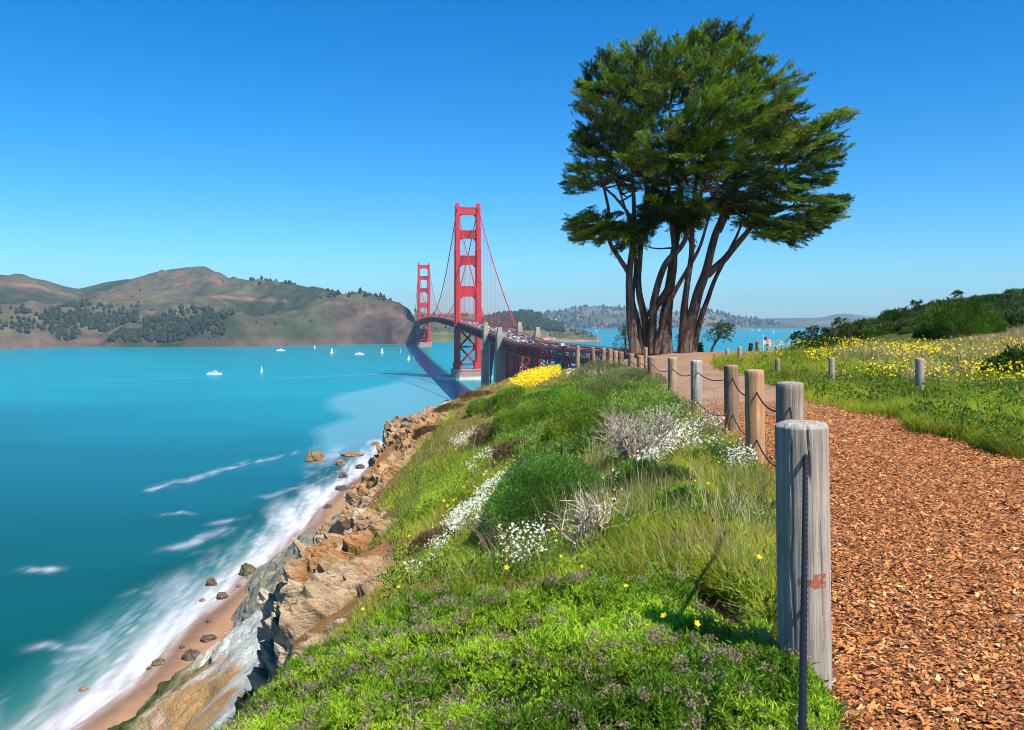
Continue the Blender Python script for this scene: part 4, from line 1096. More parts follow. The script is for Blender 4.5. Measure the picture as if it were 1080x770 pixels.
def long_house(p, L, W_, H_, ang, wall, roof, label):
    r_ = empty('waterfront_building', p, ang)
    m = MB(); m.box((0, 0, H_ / 2 - 1), (L, W_, H_ + 2), None, wall); m.build('wall', M['plain'], r_)
    m = MB(); a, b_ = L / 2 + .8, W_ / 2 + .8
    m.add([(-a, -b_, H_), (a, -b_, H_), (a, b_, H_), (-a, b_, H_), (-a * .9, 0, H_ + W_ * .35), (a * .9, 0, H_ + W_ * .35)], [np.array([[0, 1, 5, 4], [2, 3, 4, 5]]), np.array([[0, 4, 3], [1, 2, 5]])], roof); m.build('roof', M['plain'], r_)
    for x in np.arange(-L / 2 + 3, L / 2 - 2, 6.0):
        m = MB(); m.box((x, -W_ / 2 - .03, H_ * .5), (1.8, .12, 2.2), None, (.05, .06, .08)); m.build('window', M['plain'], r_)
    tag(r_, label, 'building')
p = at(577, 358.6, 2960); long_house((p[0], p[1], 3.5), 26, 12, 8, .1, (.75, .72, .68), (.42, .07, .05), 'white waterfront building with a bright red roof at the wooded point')
p = at(587, 359.4, 2955); long_house((p[0], p[1], 3.5), 22, 10, 5, -.15, (.8, .8, .78), (.6, .6, .58), 'low white waterfront building with a pale roof at the wooded point')
p = at(566, 359.2, 2990); long_house((p[0], p[1], 3.5), 18, 10, 5, .3, (.7, .7, .68), (.5, .5, .5), 'small pale waterfront building nearest the concrete pylons')

# ------------------------------------------------------------------ rocks in the surf
def rock_mesh(name, R, seed, col1, col2, n=26, ang=.9, mat='rock', blocky=.35):
    th = np.linspace(0, math.pi, n); ph = np.linspace(0, 2 * math.pi, n * 2, endpoint=False)
    T_, P_ = np.meshgrid(th, ph, indexing='ij'); D = np.stack([np.sin(T_) * np.cos(P_), np.sin(T_) * np.sin(P_), np.cos(T_)], -1)
    f1, f2, cr = voro(D * 1.9 + seed * 3.1, seed)
    r = 1 + ang * .28 * fbm(D * 1.3 + seed * 7, 4, seed) + blocky * (cr - .5) * sstep(0, .25, f2 - f1) + .06 * fbm(D * 6 + seed, 3, seed + 5)
    V = D * r[..., None] * np.asarray(R); k = n * 2
    i = np.arange(n - 1)[:, None] * k; j = np.arange(k)[None, :]; F_ = np.stack([i + j, i + k + j, i + k + (j + 1) % k, i + (j + 1) % k], -1).reshape(-1, 4)
    c = mixc(col1, col2, sstep(-.3, .4, fbm(D * 2.5 + seed, 4, seed + 8)))
    return add_mesh(name, V, F_, M[mat], col=c.reshape(-1, 3))
SR = [(332.6, 486, 18, 12, 0, 'largest brown sea rock standing off the cliff foot'), (358.7, 490, 10, 6, 0, 'brown sea rock between the largest one and the flat reef'), (371, 480.5, 21, 4, 0, 'long flat brown reef rock near the cliff'),
      (395.6, 469.5, 8, 4, 0, 'flat brown sea rock farthest along the shore'), (379.5, 494, 9, 5, 1, 'grey rock just inshore of the flat reef'), (362, 503.5, 9, 6, 1, 'dark rock at the edge of the surf below the brown sea rocks'),
      (361, 516, 14, 4, 1, 'low flat dark rock awash in the surf'), (373, 518, 6, 5, 1, 'dark rock in white surf right by the cliff foot'), (346, 535.5, 8, 4, 1, 'small dark rock in the white foam band'),
      (261.5, 606, 17, 12, 2, 'large mossy green rock standing in the surf'), (223, 617, 11, 8, 1, 'dark rock seaward of the large mossy rock'), (234.5, 631, 11, 7, 1, 'dark rounded rock in the foam below the mossy rock'),
      (251.6, 619.5, 6, 4, 3, 'small reddish rock between the mossy rock and the sand'), (213.5, 634, 6, 3, 3, 'small pinkish rock awash in the foam'), (220, 656.5, 6, 5, 1, 'small dark rock on the edge of the wet sand'),
      (220, 675, 15, 6, 1, 'long dark rock lying on the wet sand'), (192, 683.5, 5, 4, 1, 'tiny dark rock on the wet sand'), (201.5, 694, 16, 9, 1, 'largest dark boulder on the wet sand'),
      (167, 700, 14, 5, 2, 'low greenish rock at the edge of the foam'), (157, 706, 5, 3, 1, 'tiny dark rock beside the low greenish one'), (88, 727.5, 10, 3, 3, 'pinkish rock awash in the foam nearest the camera'),
      (274, 648, 11, 8, 4, 'pale grey boulder on the sand below the scree'), (266.5, 651, 6, 6, 4, 'small pale boulder on the sand left of the bigger one'), (281, 645, 7, 5, 1, 'dark boulder against the foot of the grey spur'), (289, 641, 9, 5, 1, 'dark slab at the foot of the grey spur'),
      (356, 498.5, 5, 2, 0, 'tiny brown rock off the surf line')]
for k, (px, py, wpx, hpx, kind, lb) in enumerate(SR):
    Y = EYE * F / (py - HY); X = (px - HX) / F * Y; z = 0.0
    w_ = max(0.0, float(X - shore_x(Y)))
    z = w_ * .085; Y = (EYE - z) * F / (py - HY); X = (px - HX) / F * Y
    rw = wpx * Y / F / 2; rh = hpx * Y / F * .62
    c1, c2 = [((.20, .12, .065), (.30, .2, .11)), ((.05, .045, .04), (.14, .12, .1)), ((.06, .075, .03), (.16, .15, .08)), ((.22, .13, .1), (.33, .22, .18)), ((.32, .32, .3), (.45, .44, .4))][kind]
    o = rock_mesh('sea_rock' if kind != 4 else 'boulder', (rw * 1.05, rw * .95, rh * 1.25), 20 + k, c1, c2, n=18)
    o.location = (X, Y, z + rh * .25); tag(o, lb, 'rock' if kind != 4 else 'boulder')

# ------------------------------------------------------------------ people on the beach
def person(loc, face, pose, top, legs, label, cat='person'):
    J = {'pel': (0, 0, .95), 'wai': (0, 0, 1.12), 'che': (0, .02, 1.36), 'nec': (0, .02, 1.5), 'hd0': (0, .03, 1.58), 'hd1': (0, .04, 1.70), 'hd2': (0, .03, 1.78)}
    R = {'pel': .15, 'wai': .13, 'che': .16, 'nec': .06, 'hd0': .075, 'hd1': .10, 'hd2': .06}
    E = [('pel', 'wai'), ('wai', 'che'), ('che', 'nec'), ('nec', 'hd0'), ('hd0', 'hd1'), ('hd1', 'hd2')]
    for s_, (hip, knee, foot, elb, hand) in zip((-1, 1), pose):
        for nme, q, r_ in (('hip', (s_ * .1, 0, .88), .1), ('kne', (s_ * .1, knee, .48), .065), ('ank', (s_ * .1, foot, .09), .045), ('toe', (s_ * .11, foot + .17, .035), .035),
                           ('sho', (s_ * .19, .01, 1.41), .065), ('elb', (s_ * .25, elb[0], 1.41 + elb[1]), .045), ('wri', (s_ * .25, hand[0], 1.41 + hand[1]), .032), ('han', (s_ * .25, hand[0] + .04, 1.41 + hand[1] - .12), .036)):
            J[nme + str(s_)] = q; R[nme + str(s_)] = r_
        E += [(a + (str(s_) if a not in J else ''), b_ + str(s_)) for a, b_ in (('pel', 'hip'), ('hip', 'kne'), ('kne', 'ank'), ('ank', 'toe'), ('che', 'sho'), ('sho', 'elb'), ('elb', 'wri'), ('wri', 'han'))]
    ks = list(J); me = bpy.data.meshes.new('person'); me.from_pydata([J[k] for k in ks], [(ks.index(a), ks.index(b_)) for a, b_ in E], [])
    o = bpy.data.objects.new('person', me); COL.objects.link(o)
    md = o.modifiers.new('skin', 'SKIN'); sk = me.skin_vertices[0] if me.skin_vertices else None
    if sk is None:
        bpy.context.view_layer.objects.active = o; bpy.ops.mesh.customdata_skin_add(); sk = me.skin_vertices[0]
    for i, k in enumerate(ks): sk.data[i].radius = (R[k], R[k]); sk.data[i].use_root = (k == 'pel')
    o.modifiers.new('sub', 'SUBSURF').levels = 1
    dg = bpy.context.evaluated_depsgraph_get(); ev = o.evaluated_get(dg); m2 = bpy.data.meshes.new_from_object(ev); o.modifiers.clear(); o.data = m2
    n = len(m2.vertices); co = np.zeros(n * 3); m2.vertices.foreach_get('co', co); co = co.reshape(-1, 3)
    sk_c = np.array([.45, .28, .2]); c = np.tile(sk_c, (n, 1)); z = co[:, 2]
    c[(z < .98) & (z > .5) & (np.abs(co[:, 0]) < .22)] = legs; c[(z >= .98) & (z < 1.5) & (np.abs(co[:, 0]) < .24)] = top; c[z < .1] = (.1, .08, .07)
    a = m2.color_attributes.new('Col', 'FLOAT_COLOR', 'POINT'); cc = np.ones((n, 4), np.float32); cc[:, :3] = c; a.data.foreach_set('color', cc.ravel())
    m2.materials.clear(); m2.materials.append(M['skin']); m2.polygons.foreach_set('use_smooth', np.ones(len(m2.polygons), bool))
    m = MB(); t_ = np.linspace(0, math.pi * .55, 6); ring = []
    for q in t_:
        for a_ in np.linspace(0, 6.2832, 12, endpoint=False): ring.append([.108 * math.sin(q) * math.cos(a_), .02 + .115 * math.sin(q) * math.sin(a_) - .012, 1.68 + .125 * math.cos(q)])
    i_ = np.arange(5)[:, None] * 12; k_ = np.arange(12)[None, :]
    m.add(ring, np.stack([i_ + k_, i_ + 12 + k_, i_ + 12 + (k_ + 1) % 12, i_ + (k_ + 1) % 12], -1).reshape(-1, 4), (.05, .03, .02)); m.build('hair', M['skin'], o, smooth=True)
    o.location = loc; o.rotation_euler = (0, 0, face); tag(o, label, cat)
walk = [(0, .14, -.16, (.0, -.28), (.12, -.5)), (0, .06, .2, (-.06, -.28), (.02, -.54))]
stand = [(0, .02, 0, (-.03, -.28), (.06, -.53)), (0, .02, 0, (-.03, -.28), (.06, -.53))]
for px, py, face, pose, tp, lg, lb in ((244.5, 671.5, 2.6, walk, (.55, .1, .12), (.08, .09, .14), 'person in a red top walking on the brown sand'),
                                       (238, 674, .6, stand, (.5, .33, .24), (.35, .1, .09), 'person in pale clothes standing beside the one in red on the sand'),
                                       (272, 631.5, 1.2, stand, (.6, .25, .18), (.12, .1, .1), 'person in an orange top alone beside the grey spur')):
    Y = EYE * F / (py - HY); X = (px - HX) / F * Y; z = max(0, float(X - shore_x(Y))) * .085; Y = (EYE - z) * F / (py - HY); X = (px - HX) / F * Y
    person((X, Y, max(0, float(X - shore_x(Y))) * .085 + .02), face, pose, np.array(tp), np.array(lg), lb)

# ------------------------------------------------------------------ fence posts and ropes
GREY = (.36, .33, .295); BROWN = (.42, .25, .135); DARK = (.24, .165, .11); MID = (.36, .26, .18)
def post(x, y, ztop, zbot, r, seed, colr, label, big=False, name='fence_post', lean=(0, 0), group=None):
    n = 160 if big else 40; m = 230 if big else 26
    H_ = ztop - zbot; a = np.arange(n) / n * 2 * math.pi; z = np.linspace(0, 1, m)
    P_ = p3(np.cos(a)[None, :] * 6 + 0 * z[:, None], np.sin(a)[None, :] * 6 + 0 * z[:, None], z[:, None] * H_ * 1.3 + seed)
    rr = r * (1 + .035 * fbm(P_ * np.array([.4, .4, .6]), 3, seed)) + (.0035 * fbm(P_ * np.array([2.4, 2.4, .5]), 3, seed + 3))
    # drying cracks: narrow wandering grooves
    rs = np.random.default_rng(seed)
    for k in range(7 if big else 3):
        a0 = rs.uniform(0, 6.28); z0 = rs.uniform(0, .8); z1 = z0 + rs.uniform(.15, .5); dp = rs.uniform(.006, .014)
        if big and k == 0: a0, z0, z1, dp = -math.pi / 2 - .10, .80, 1.05, .016
        if big and k == 1: a0, z0, z1, dp = -math.pi / 2 - .75, .30, .98, .012
        if big and k == 2: a0, z0, z1, dp = -math.pi / 2 + .42, -.05, .72, .012
        wd = .03 if big else .045
        ca = a0 + .07 * vnoise(p3(z * 9, seed + k * 5.0), seed + k)
        da = (a[None, :] - ca[:, None] + math.pi) % (2 * math.pi) - math.pi
        rr = rr - dp * np.exp(-(da / wd) ** 2) * (sstep(z0, z0 + .06, z) * sstep(z1, z1 - .06, z))[:, None]
    rows_z = z * H_; V = np.stack([rr * np.cos(a), rr * np.sin(a), np.broadcast_to(rows_z[:, None], rr.shape)], -1)
    cap = []; zt = H_
    for f, dz in ((.97, .006), (.90, .013), (.72, .016), (.45, .018), (.2, .018)):
        q = V[-1] * np.array([f, f, 1]); q[:, 2] = zt + dz + (.006 if big else .004) * fbm(q * 40 + seed, 3, seed + 9) + .004 * np.sin(np.hypot(q[:, 0], q[:, 1]) * 400) * (1 if big else 0); cap.append(q)
    V[-1, :, 2] += .006 * fbm(V[-1] * 30, 2, seed + 4)
    A_ = np.concatenate([V, np.array(cap)], 0); R_ = A_.shape[0]
    i = np.arange(R_ - 1)[:, None] * n; k = np.arange(n)[None, :]
    Q = np.stack([i + k, i + (k + 1) % n, i + n + (k + 1) % n, i + n + k], -1).reshape(-1, 4)
    c = np.tile(np.array(colr), (R_, n, 1)).astype(float)
    tone = fbm(A_ * np.array([5, 5, 1.2]) + seed, 4, seed + 6); c *= (1 + .25 * tone)[..., None]
    c = mixc(c, (.20, .145, .10), sstep(.1, .4, fbm(A_ * np.array([4, 4, 1.0]) + seed * 2, 3, seed + 7)) * .55)
    c[-6:] = c[-6:] * .9 + .06
    if big:
        lift = A_[..., 2]; zc = H_ - .655; ux = A_[..., 0]; front = A_[..., 1] < 0
        st = (np.abs(ux - .035) < .033) & (np.abs(lift - zc) < .030); st |= (np.abs(ux + .012) < .05) & (np.abs(lift - zc + .010) < .017)
        fn = fbm(A_ * np.array([70, 70, 140]), 3, 77)
        c = mixc(c, (.34, .075, .015), (st & front) * sstep(-.5, .0, fn) * .85)
    V = np.vstack([A_.reshape(-1, 3), [[0, 0, zt + .018]]]); ct = np.vstack([c.reshape(-1, 3), [colr]])
    T_ = np.stack([(R_ - 1) * n + np.arange(n), (R_ - 1) * n + (np.arange(n) + 1) % n, np.full(n, R_ * n)], 1)
    o = add_mesh(name, V, [Q, T_], M['wood'], smooth=True, col=ct, loc=(x, y, zbot))
    o.rotation_euler = (lean[0], lean[1], 0)
    return tag(o, label, 'post', group)
PL = ['thick weathered grey fence post nearest the camera, cracked, with a rust mark', 'grey fence post directly behind the cracked nearest one', 'orange brown fence post third from the camera along the path',
      'dark brown fence post fourth from the camera, frayed at the rope', 'pale grey fence post fifth from the camera beside white flowers', 'brown fence post sixth from the camera where the path narrows',
      'dark brown fence post seventh from the camera, in front of the big dark trunk', 'orange brown post eighth from the camera, left of the dark seventh', 'grey brown post ninth from the camera with a knot hole', 'brown fence post tenth from the camera, thicker than its left neighbours',
      'brown post eleventh from the camera in the close row left of the trees', 'orange brown post twelfth from the camera in the close row', 'grey brown post thirteenth from the camera in the close row', 'leaning brown fence post left of the close row',
      'brown fence post standing alone against the bridge approach', 'orange brown post near the end of the fence by the yellow flowers', 'short grey post at the far left end of the fence']
KC = [GREY, BROWN, DARK, MID]
PT = []
for k, ((px, Y, r_, kc), ty) in enumerate(zip(POSTS, TOPS)):
    X = (px - HX) / F * Y; zt = EYE - (ty - HY) / F * Y - .015; zb = float(gz(X, Y)) - .12
    o = post(X, Y, zt, zb, r_, 40 + k, KC[kc], PL[k], big=(k == 0), lean=(0, {13: -.09, 14: .02, 9: .03}.get(k, random.uniform(-.015, .015))))
    PT.append((X, Y, zt, r_))
p0 = (.30, .95); z0t = float(gz(*p0)) + .98
post(p0[0], p0[1], z0t, float(gz(*p0)) - .12, .1, 88, GREY, 'grey fence post just below the camera where the ropes end')
# a spare thin post behind
p = at(681, 367, 27.5); post(p[0], p[1], p[2], float(gz(p[0], p[1])) - .1, .06, 95, MID, 'slim tall stake between the seventh and eighth posts')
def rope_run(pts, r, name, label, cat, mat, sag, strands=True, n_per=26, col=(.016, .026, .05)):
    path = []
    for (a, b_), sg in zip(zip(pts[:-1], pts[1:]), sag):
        t_ = np.linspace(0, 1, n_per, endpoint=False)[:, None]; q = np.asarray(a) * (1 - t_) + np.asarray(b_) * t_; q[:, 2] -= 4 * sg * (t_ * (1 - t_))[:, 0]; path.append(q)
    path = np.vstack(path + [np.asarray(pts[-1])[None]])
    return path
def rope_mesh(path, r, name, label, cat, dense_until=0.0):
    seg = np.concatenate([[0], np.cumsum(np.linalg.norm(np.diff(path, axis=0), axis=1))])
    s_ = [0.0]
    while s_[-1] < seg[-1]:
        y = np.interp(s_[-1], seg, path[:, 1]); s_.append(s_[-1] + (.004 if y < 4.2 else .03 if y < 14 else .15))
    s_ = np.array(s_); P_ = np.column_stack([np.interp(s_, seg, path[:, k]) for k in range(3)])
    P_[1:-1] = (P_[:-2] + 2 * P_[1:-1] + P_[2:]) / 4
    n = 12; a = np.arange(n) / n * 2 * math.pi; tw = s_[:, None] / .035 * 2 * math.pi
    wob = 1 + .09 * np.cos(3 * a[None, :] - tw)
    m = MB(); m.tube(P_, r * np.interp(P_[:, 1], [3, 6, 14, 30], [1, .82, .72, .9]), n, (.016, .026, .05), wob=wob); o = m.build(name, M['rope'], None, True)
    return tag(o, label, cat)
def hole(k, dz, side=0): X, Y, zt, r_ = PT[k]; return np.array([X, Y, zt + dz])
up = [np.array([.30, .95, z0t - .16])]; lo = [np.array([.30, .95, z0t - .72])]
U0 = [at(849.5, 480, 3.80), at(847, 642, 3.80)]
for lst, dz, u0 in ((up, -.15, U0[0]), (lo, -.66, U0[1])):
    lst.append(u0 + [0, .0, 0]); lst.append(hole(0, u0[2] - PT[0][2]))
    for k in range(1, 13): lst.append(hole(k, dz - .03 * (k % 3)))
sag_u = [.34, 0] + [.10 + .02 * (k % 3) for k in range(12)]; sag_l = [.16, 0] + [.10 + .02 * (k % 2) for k in range(12)]
rope_mesh(rope_run(up, 0, '', '', '', None, sag_u), .0108, 'rope', 'upper dark blue rope threaded through the tops of the fence posts', 'rope')
rope_mesh(rope_run(lo, 0, '', '', '', None, sag_l), .0100, 'rope', 'lower dark rope threaded through the fence posts at knee height', 'rope')
# right hand fence in the meadow
RP = [(877, 378, 402, 18, .06, 0, 'short pale post left of two in the yellow meadow'), (970, 379, 408, 15.5, .075, 0, 'pale grey post right of two in the yellow meadow'), (820, 379, 397, 21.5, .06, 3, 'small brown post near the narrow part of the path'),
      (780, 366, 386, 30, .07, 3, 'brown post beyond the trees at the path end'), (767, 368.5, 384, 34, .075, 0, 'pale post beside the trees at the path end'), (799, 360.5, 377, 53, .13, 2, 'thick brown post at the meadow edge against the bay'),
      (790.5, 362, 377, 53, .12, 9, 'charred black post leaning at the meadow edge against the bay'), (810, 363, 373, 57, .09, 3, 'thin brown post at the meadow edge by the flag'), (819, 364, 371, 58, .09, 3, 'small brown post farthest along the meadow edge'), (825, 364, 370, 58.5, .07, 0, 'small grey stake at the meadow edge by the dark shrubs')]
MP = []
for k, (px, ty, by, Y, r_, kc, lb) in enumerate(RP):
    p = at(px, ty, Y); zb = float(gz(p[0], Y)); zt = p[2]
    if zt - zb < .5: zb = zt - .9
    post(p[0], Y, zt, zb - .15, r_, 120 + k, (.03, .025, .02) if kc == 9 else KC[kc], lb, lean=(0, .12 if kc == 9 else 0)); MP.append(np.array([p[0], Y, zt]))
def wire(pts, label):
    q = rope_run(pts, 0, '', '', '', None, [.18] * (len(pts) - 1)); m = MB(); m.tube(q, .006, 6, (.36, .36, .33)); tag(m.build('wire', M['plain'], None, True), label, 'wire')
wire([np.array([8.6, 12.5, float(gz(8.6, 12.5)) + .6]), MP[1] - [0, 0, .3], MP[0] - [0, 0, .28], MP[2] - [0, 0, .25]], 'pale slack wire strung between the meadow posts')
wire([MP[2] - [0, 0, .3], MP[3] - [0, 0, .3], MP[4] - [0, 0, .3]], 'pale slack wire at the path end beside the trees')

# ------------------------------------------------------------------ cypress trees
TY = 44.0
def trunk_poly(pts, Y0=TY, dy=0.0):
    """photo columns and rows of a stem at the tree's distance -> points"""
    n = len(pts); return np.array([at(px, py, Y0) + np.array([0, dy * i / max(1, n - 1), 0]) for i, (px, py) in enumerate(pts)])
def stem(m, pts, r0, r1, Y0=TY, dy=0.0, seed=0, flare=1.3):
    P_ = smooth_path(trunk_poly(pts, Y0, dy), 40 + len(pts) * 4); n = 18; t_ = np.linspace(0, 1, len(P_))
    R_ = .84 * (r0 + (r1 - r0) * t_ ** .85) * (1 + (flare - 1) * np.exp(-t_ * 14))
    P_ += .06 * np.stack([fbm(p3(t_ * 7, seed), 3, seed), fbm(p3(t_ * 7, seed + 3), 3, seed + 1), 0 * t_], 1)
    a = np.arange(n) / n * 2 * math.pi
    wob = 1 + .16 * fbm(p3(np.cos(a)[None, :] * 1.6 + 0 * t_[:, None], np.sin(a)[None, :] * 1.6 + 0 * t_[:, None], t_[:, None] * 2.2 + seed), 3, seed) + .10 * np.sin(a[None, :] * 5 + t_[:, None] * 6 + seed) * .6
    tone = .85 + .3 * vnoise(p3(t_ * 9, seed), seed)
    m.tube(P_, R_, n, np.repeat(np.stack([tone] * 3, 1), n, 0).tolist() + [[1, 1, 1]] * 2 if False else (1, 1, 1), wob=wob)
    return P_
PX2M = TY / F
def spray(P_, D_, n_leaf, length, spread, colr, r):
    """a wind-swept plume: leaves along a curved axis"""
    k = len(P_); t_ = r.random((k, n_leaf)) ** .8; rd = r.normal(size=(k, n_leaf, 3)); rd[..., 2] *= .55
    q = P_[:, None, :] + D_[:, None, :] * (t_ * length[:, None])[..., None] + rd * (spread[:, None] * (1.05 - t_ * .85))[..., None]
    q[..., 2] -= .10 * length[:, None] * t_ ** 2 * 0
    d = D_[:, None, :] * 1.0 + rd * .48 + np.array([.10, 0, .22]); d /= np.linalg.norm(d, axis=-1)[..., None]
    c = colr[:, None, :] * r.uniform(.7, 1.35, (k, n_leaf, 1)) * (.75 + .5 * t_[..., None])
    return q.reshape(-1, 3), d.reshape(-1, 3), c.reshape(-1, 3)
CROWN = [(611, 76), (630, 66), (652, 60), (672, 50), (700, 46), (722, 30), (735, 22), (748, 16), (752, 28), (765, 32), (785, 26), (800, 32), (812, 34), (800, 46), (797, 58), (808, 74), (820, 78), (838, 86), (856, 90), (848, 102), (836, 112), (850, 122), (872, 118), (893, 117), (882, 134), (876, 148), (890, 162), (878, 176), (876, 188), (868, 200), (884, 226), (864, 238), (842, 258), (815, 256), (795, 244), (780, 232), (760, 226), (742, 222), (738, 250), (722, 254), (715, 236), (700, 226), (690, 236), (676, 262), (660, 262), (640, 252), (604, 258), (612, 246), (600, 234), (606, 214), (594, 184), (606, 168), (604, 150), (612, 132), (602, 98), (612, 88)]
r8 = np.random.default_rng(21)
cx_ = r8.uniform(592, 896, 9000); cy_ = r8.uniform(14, 264, 9000)
ok = inpoly(cx_, cy_, CROWN); cx_, cy_ = cx_[ok], cy_[ok]
edge = pline_dist(cx_, cy_, CROWN + CROWN[:1])
# keep clumpy tiers: layered noise with gaps low in the crown
tier = fbm(p3(cx_ * .02, cy_ * .05), 3, 400); low = sstep(185, 235, cy_) * sstep(12, 30, edge)
ok = (tier > -.34 + .55 * low) & (edge > np.where(cy_ > 212, 3, np.where(cy_ < 60, 14, 9)))
cx_, cy_, edge, tier = cx_[ok], cy_[ok], edge[ok], tier[ok]
dep = np.sqrt(np.clip(edge / 70, 0, 1)) * 5.2
cd = r8.uniform(-1, 1, len(cx_)); cd = np.sign(cd) * np.abs(cd) ** .55 * dep
TREES = [dict(label='left multi stemmed cypress with a low forked branch reaching left', name='cypress_tree', sel=lambda x: x < 690,
              stems=[([(671, 375), (665.7, 345), (664, 310), (663.5, 287), (667, 260), (669, 235), (668, 200), (662, 150), (655, 110)], .30, .06, 0), ([(664, 290), (655, 276), (644, 260), (639, 242), (640, 220), (632, 190), (622, 160)], .17, .05, -1.0),
                     ([(683, 373), (680.5, 338), (674, 301), (676.6, 267), (680, 235), (684, 190), (690, 130), (694, 80)], .25, .05, .8), ([(676, 260), (660, 225), (640, 205), (620, 195)], .12, .04, -1.5), ([(683, 190), (660, 150), (640, 110), (625, 90)], .12, .04, 1.0), ([(677, 374), (675, 345), (669, 318), (672, 285), (670, 250), (662, 215), (650, 180)], .17, .05, 1.2), ([(667, 240), (650, 235), (622, 240), (606, 248)], .09, .03, -1), ([(668, 200), (640, 180), (612, 178)], .1, .03, 1.5)]),
         dict(label='dark thick trunked cypress in the middle of the group', name='cypress_tree', sel=lambda x: (x >= 690) & (x < 745),
              stems=[([(701.5, 380), (703, 345), (706, 318), (710, 290), (714, 262), (720, 220), (724, 160), (730, 100), (742, 40)], .44, .07, 1.5), ([(688, 375), (689, 335), (690, 313), (700, 279), (717, 260), (726, 239), (738, 200), (752, 150), (760, 90)], .27, .05, -.8), ([(684, 334), (704.6, 304), (711, 276), (708, 240), (704, 190), (706, 120), (712, 60)], .24, .05, -.5), ([(692, 375), (697, 340), (707, 312), (722, 285), (734, 262), (741, 235), (752, 200)], .19, .05, -1.4), ([(724, 242), (745, 215), (770, 180), (782, 130)], .15, .04, -1.2), ([(720, 200), (700, 160), (690, 110)], .12, .04, 1.2)]),
         dict(label='right cypress with pale lit bark and stems fanning out to the right', name='cypress_tree', sel=lambda x: x >= 745,
              stems=[([(722, 380), (726, 352), (736, 312), (745, 288), (754.5, 251), (764, 229), (773, 205), (784, 160), (795, 100), (800, 60)], .38, .06, .5), ([(720, 372), (722, 330), (722.5, 313), (728, 273), (729.6, 236), (733, 190), (745, 130), (765, 60)], .26, .05, -.6),
                     ([(745, 290), (764, 273), (779.5, 254), (792, 239), (810.6, 226), (838, 218), (862, 222)], .24, .05, -.6), ([(730, 377), (741, 335), (755, 300), (772, 266), (786, 240), (796, 215)], .19, .05, 1.3), ([(758, 244), (775, 215), (800, 190), (830, 165), (870, 145)], .17, .04, .8), ([(770, 210), (798, 172), (822, 142), (838, 130)], .14, .04, 1.6), ([(790, 240), (815, 236), (840, 242), (858, 238)], .11, .03, -1.2), ([(780, 180), (802, 142), (820, 118)], .12, .04, -1.5)])]
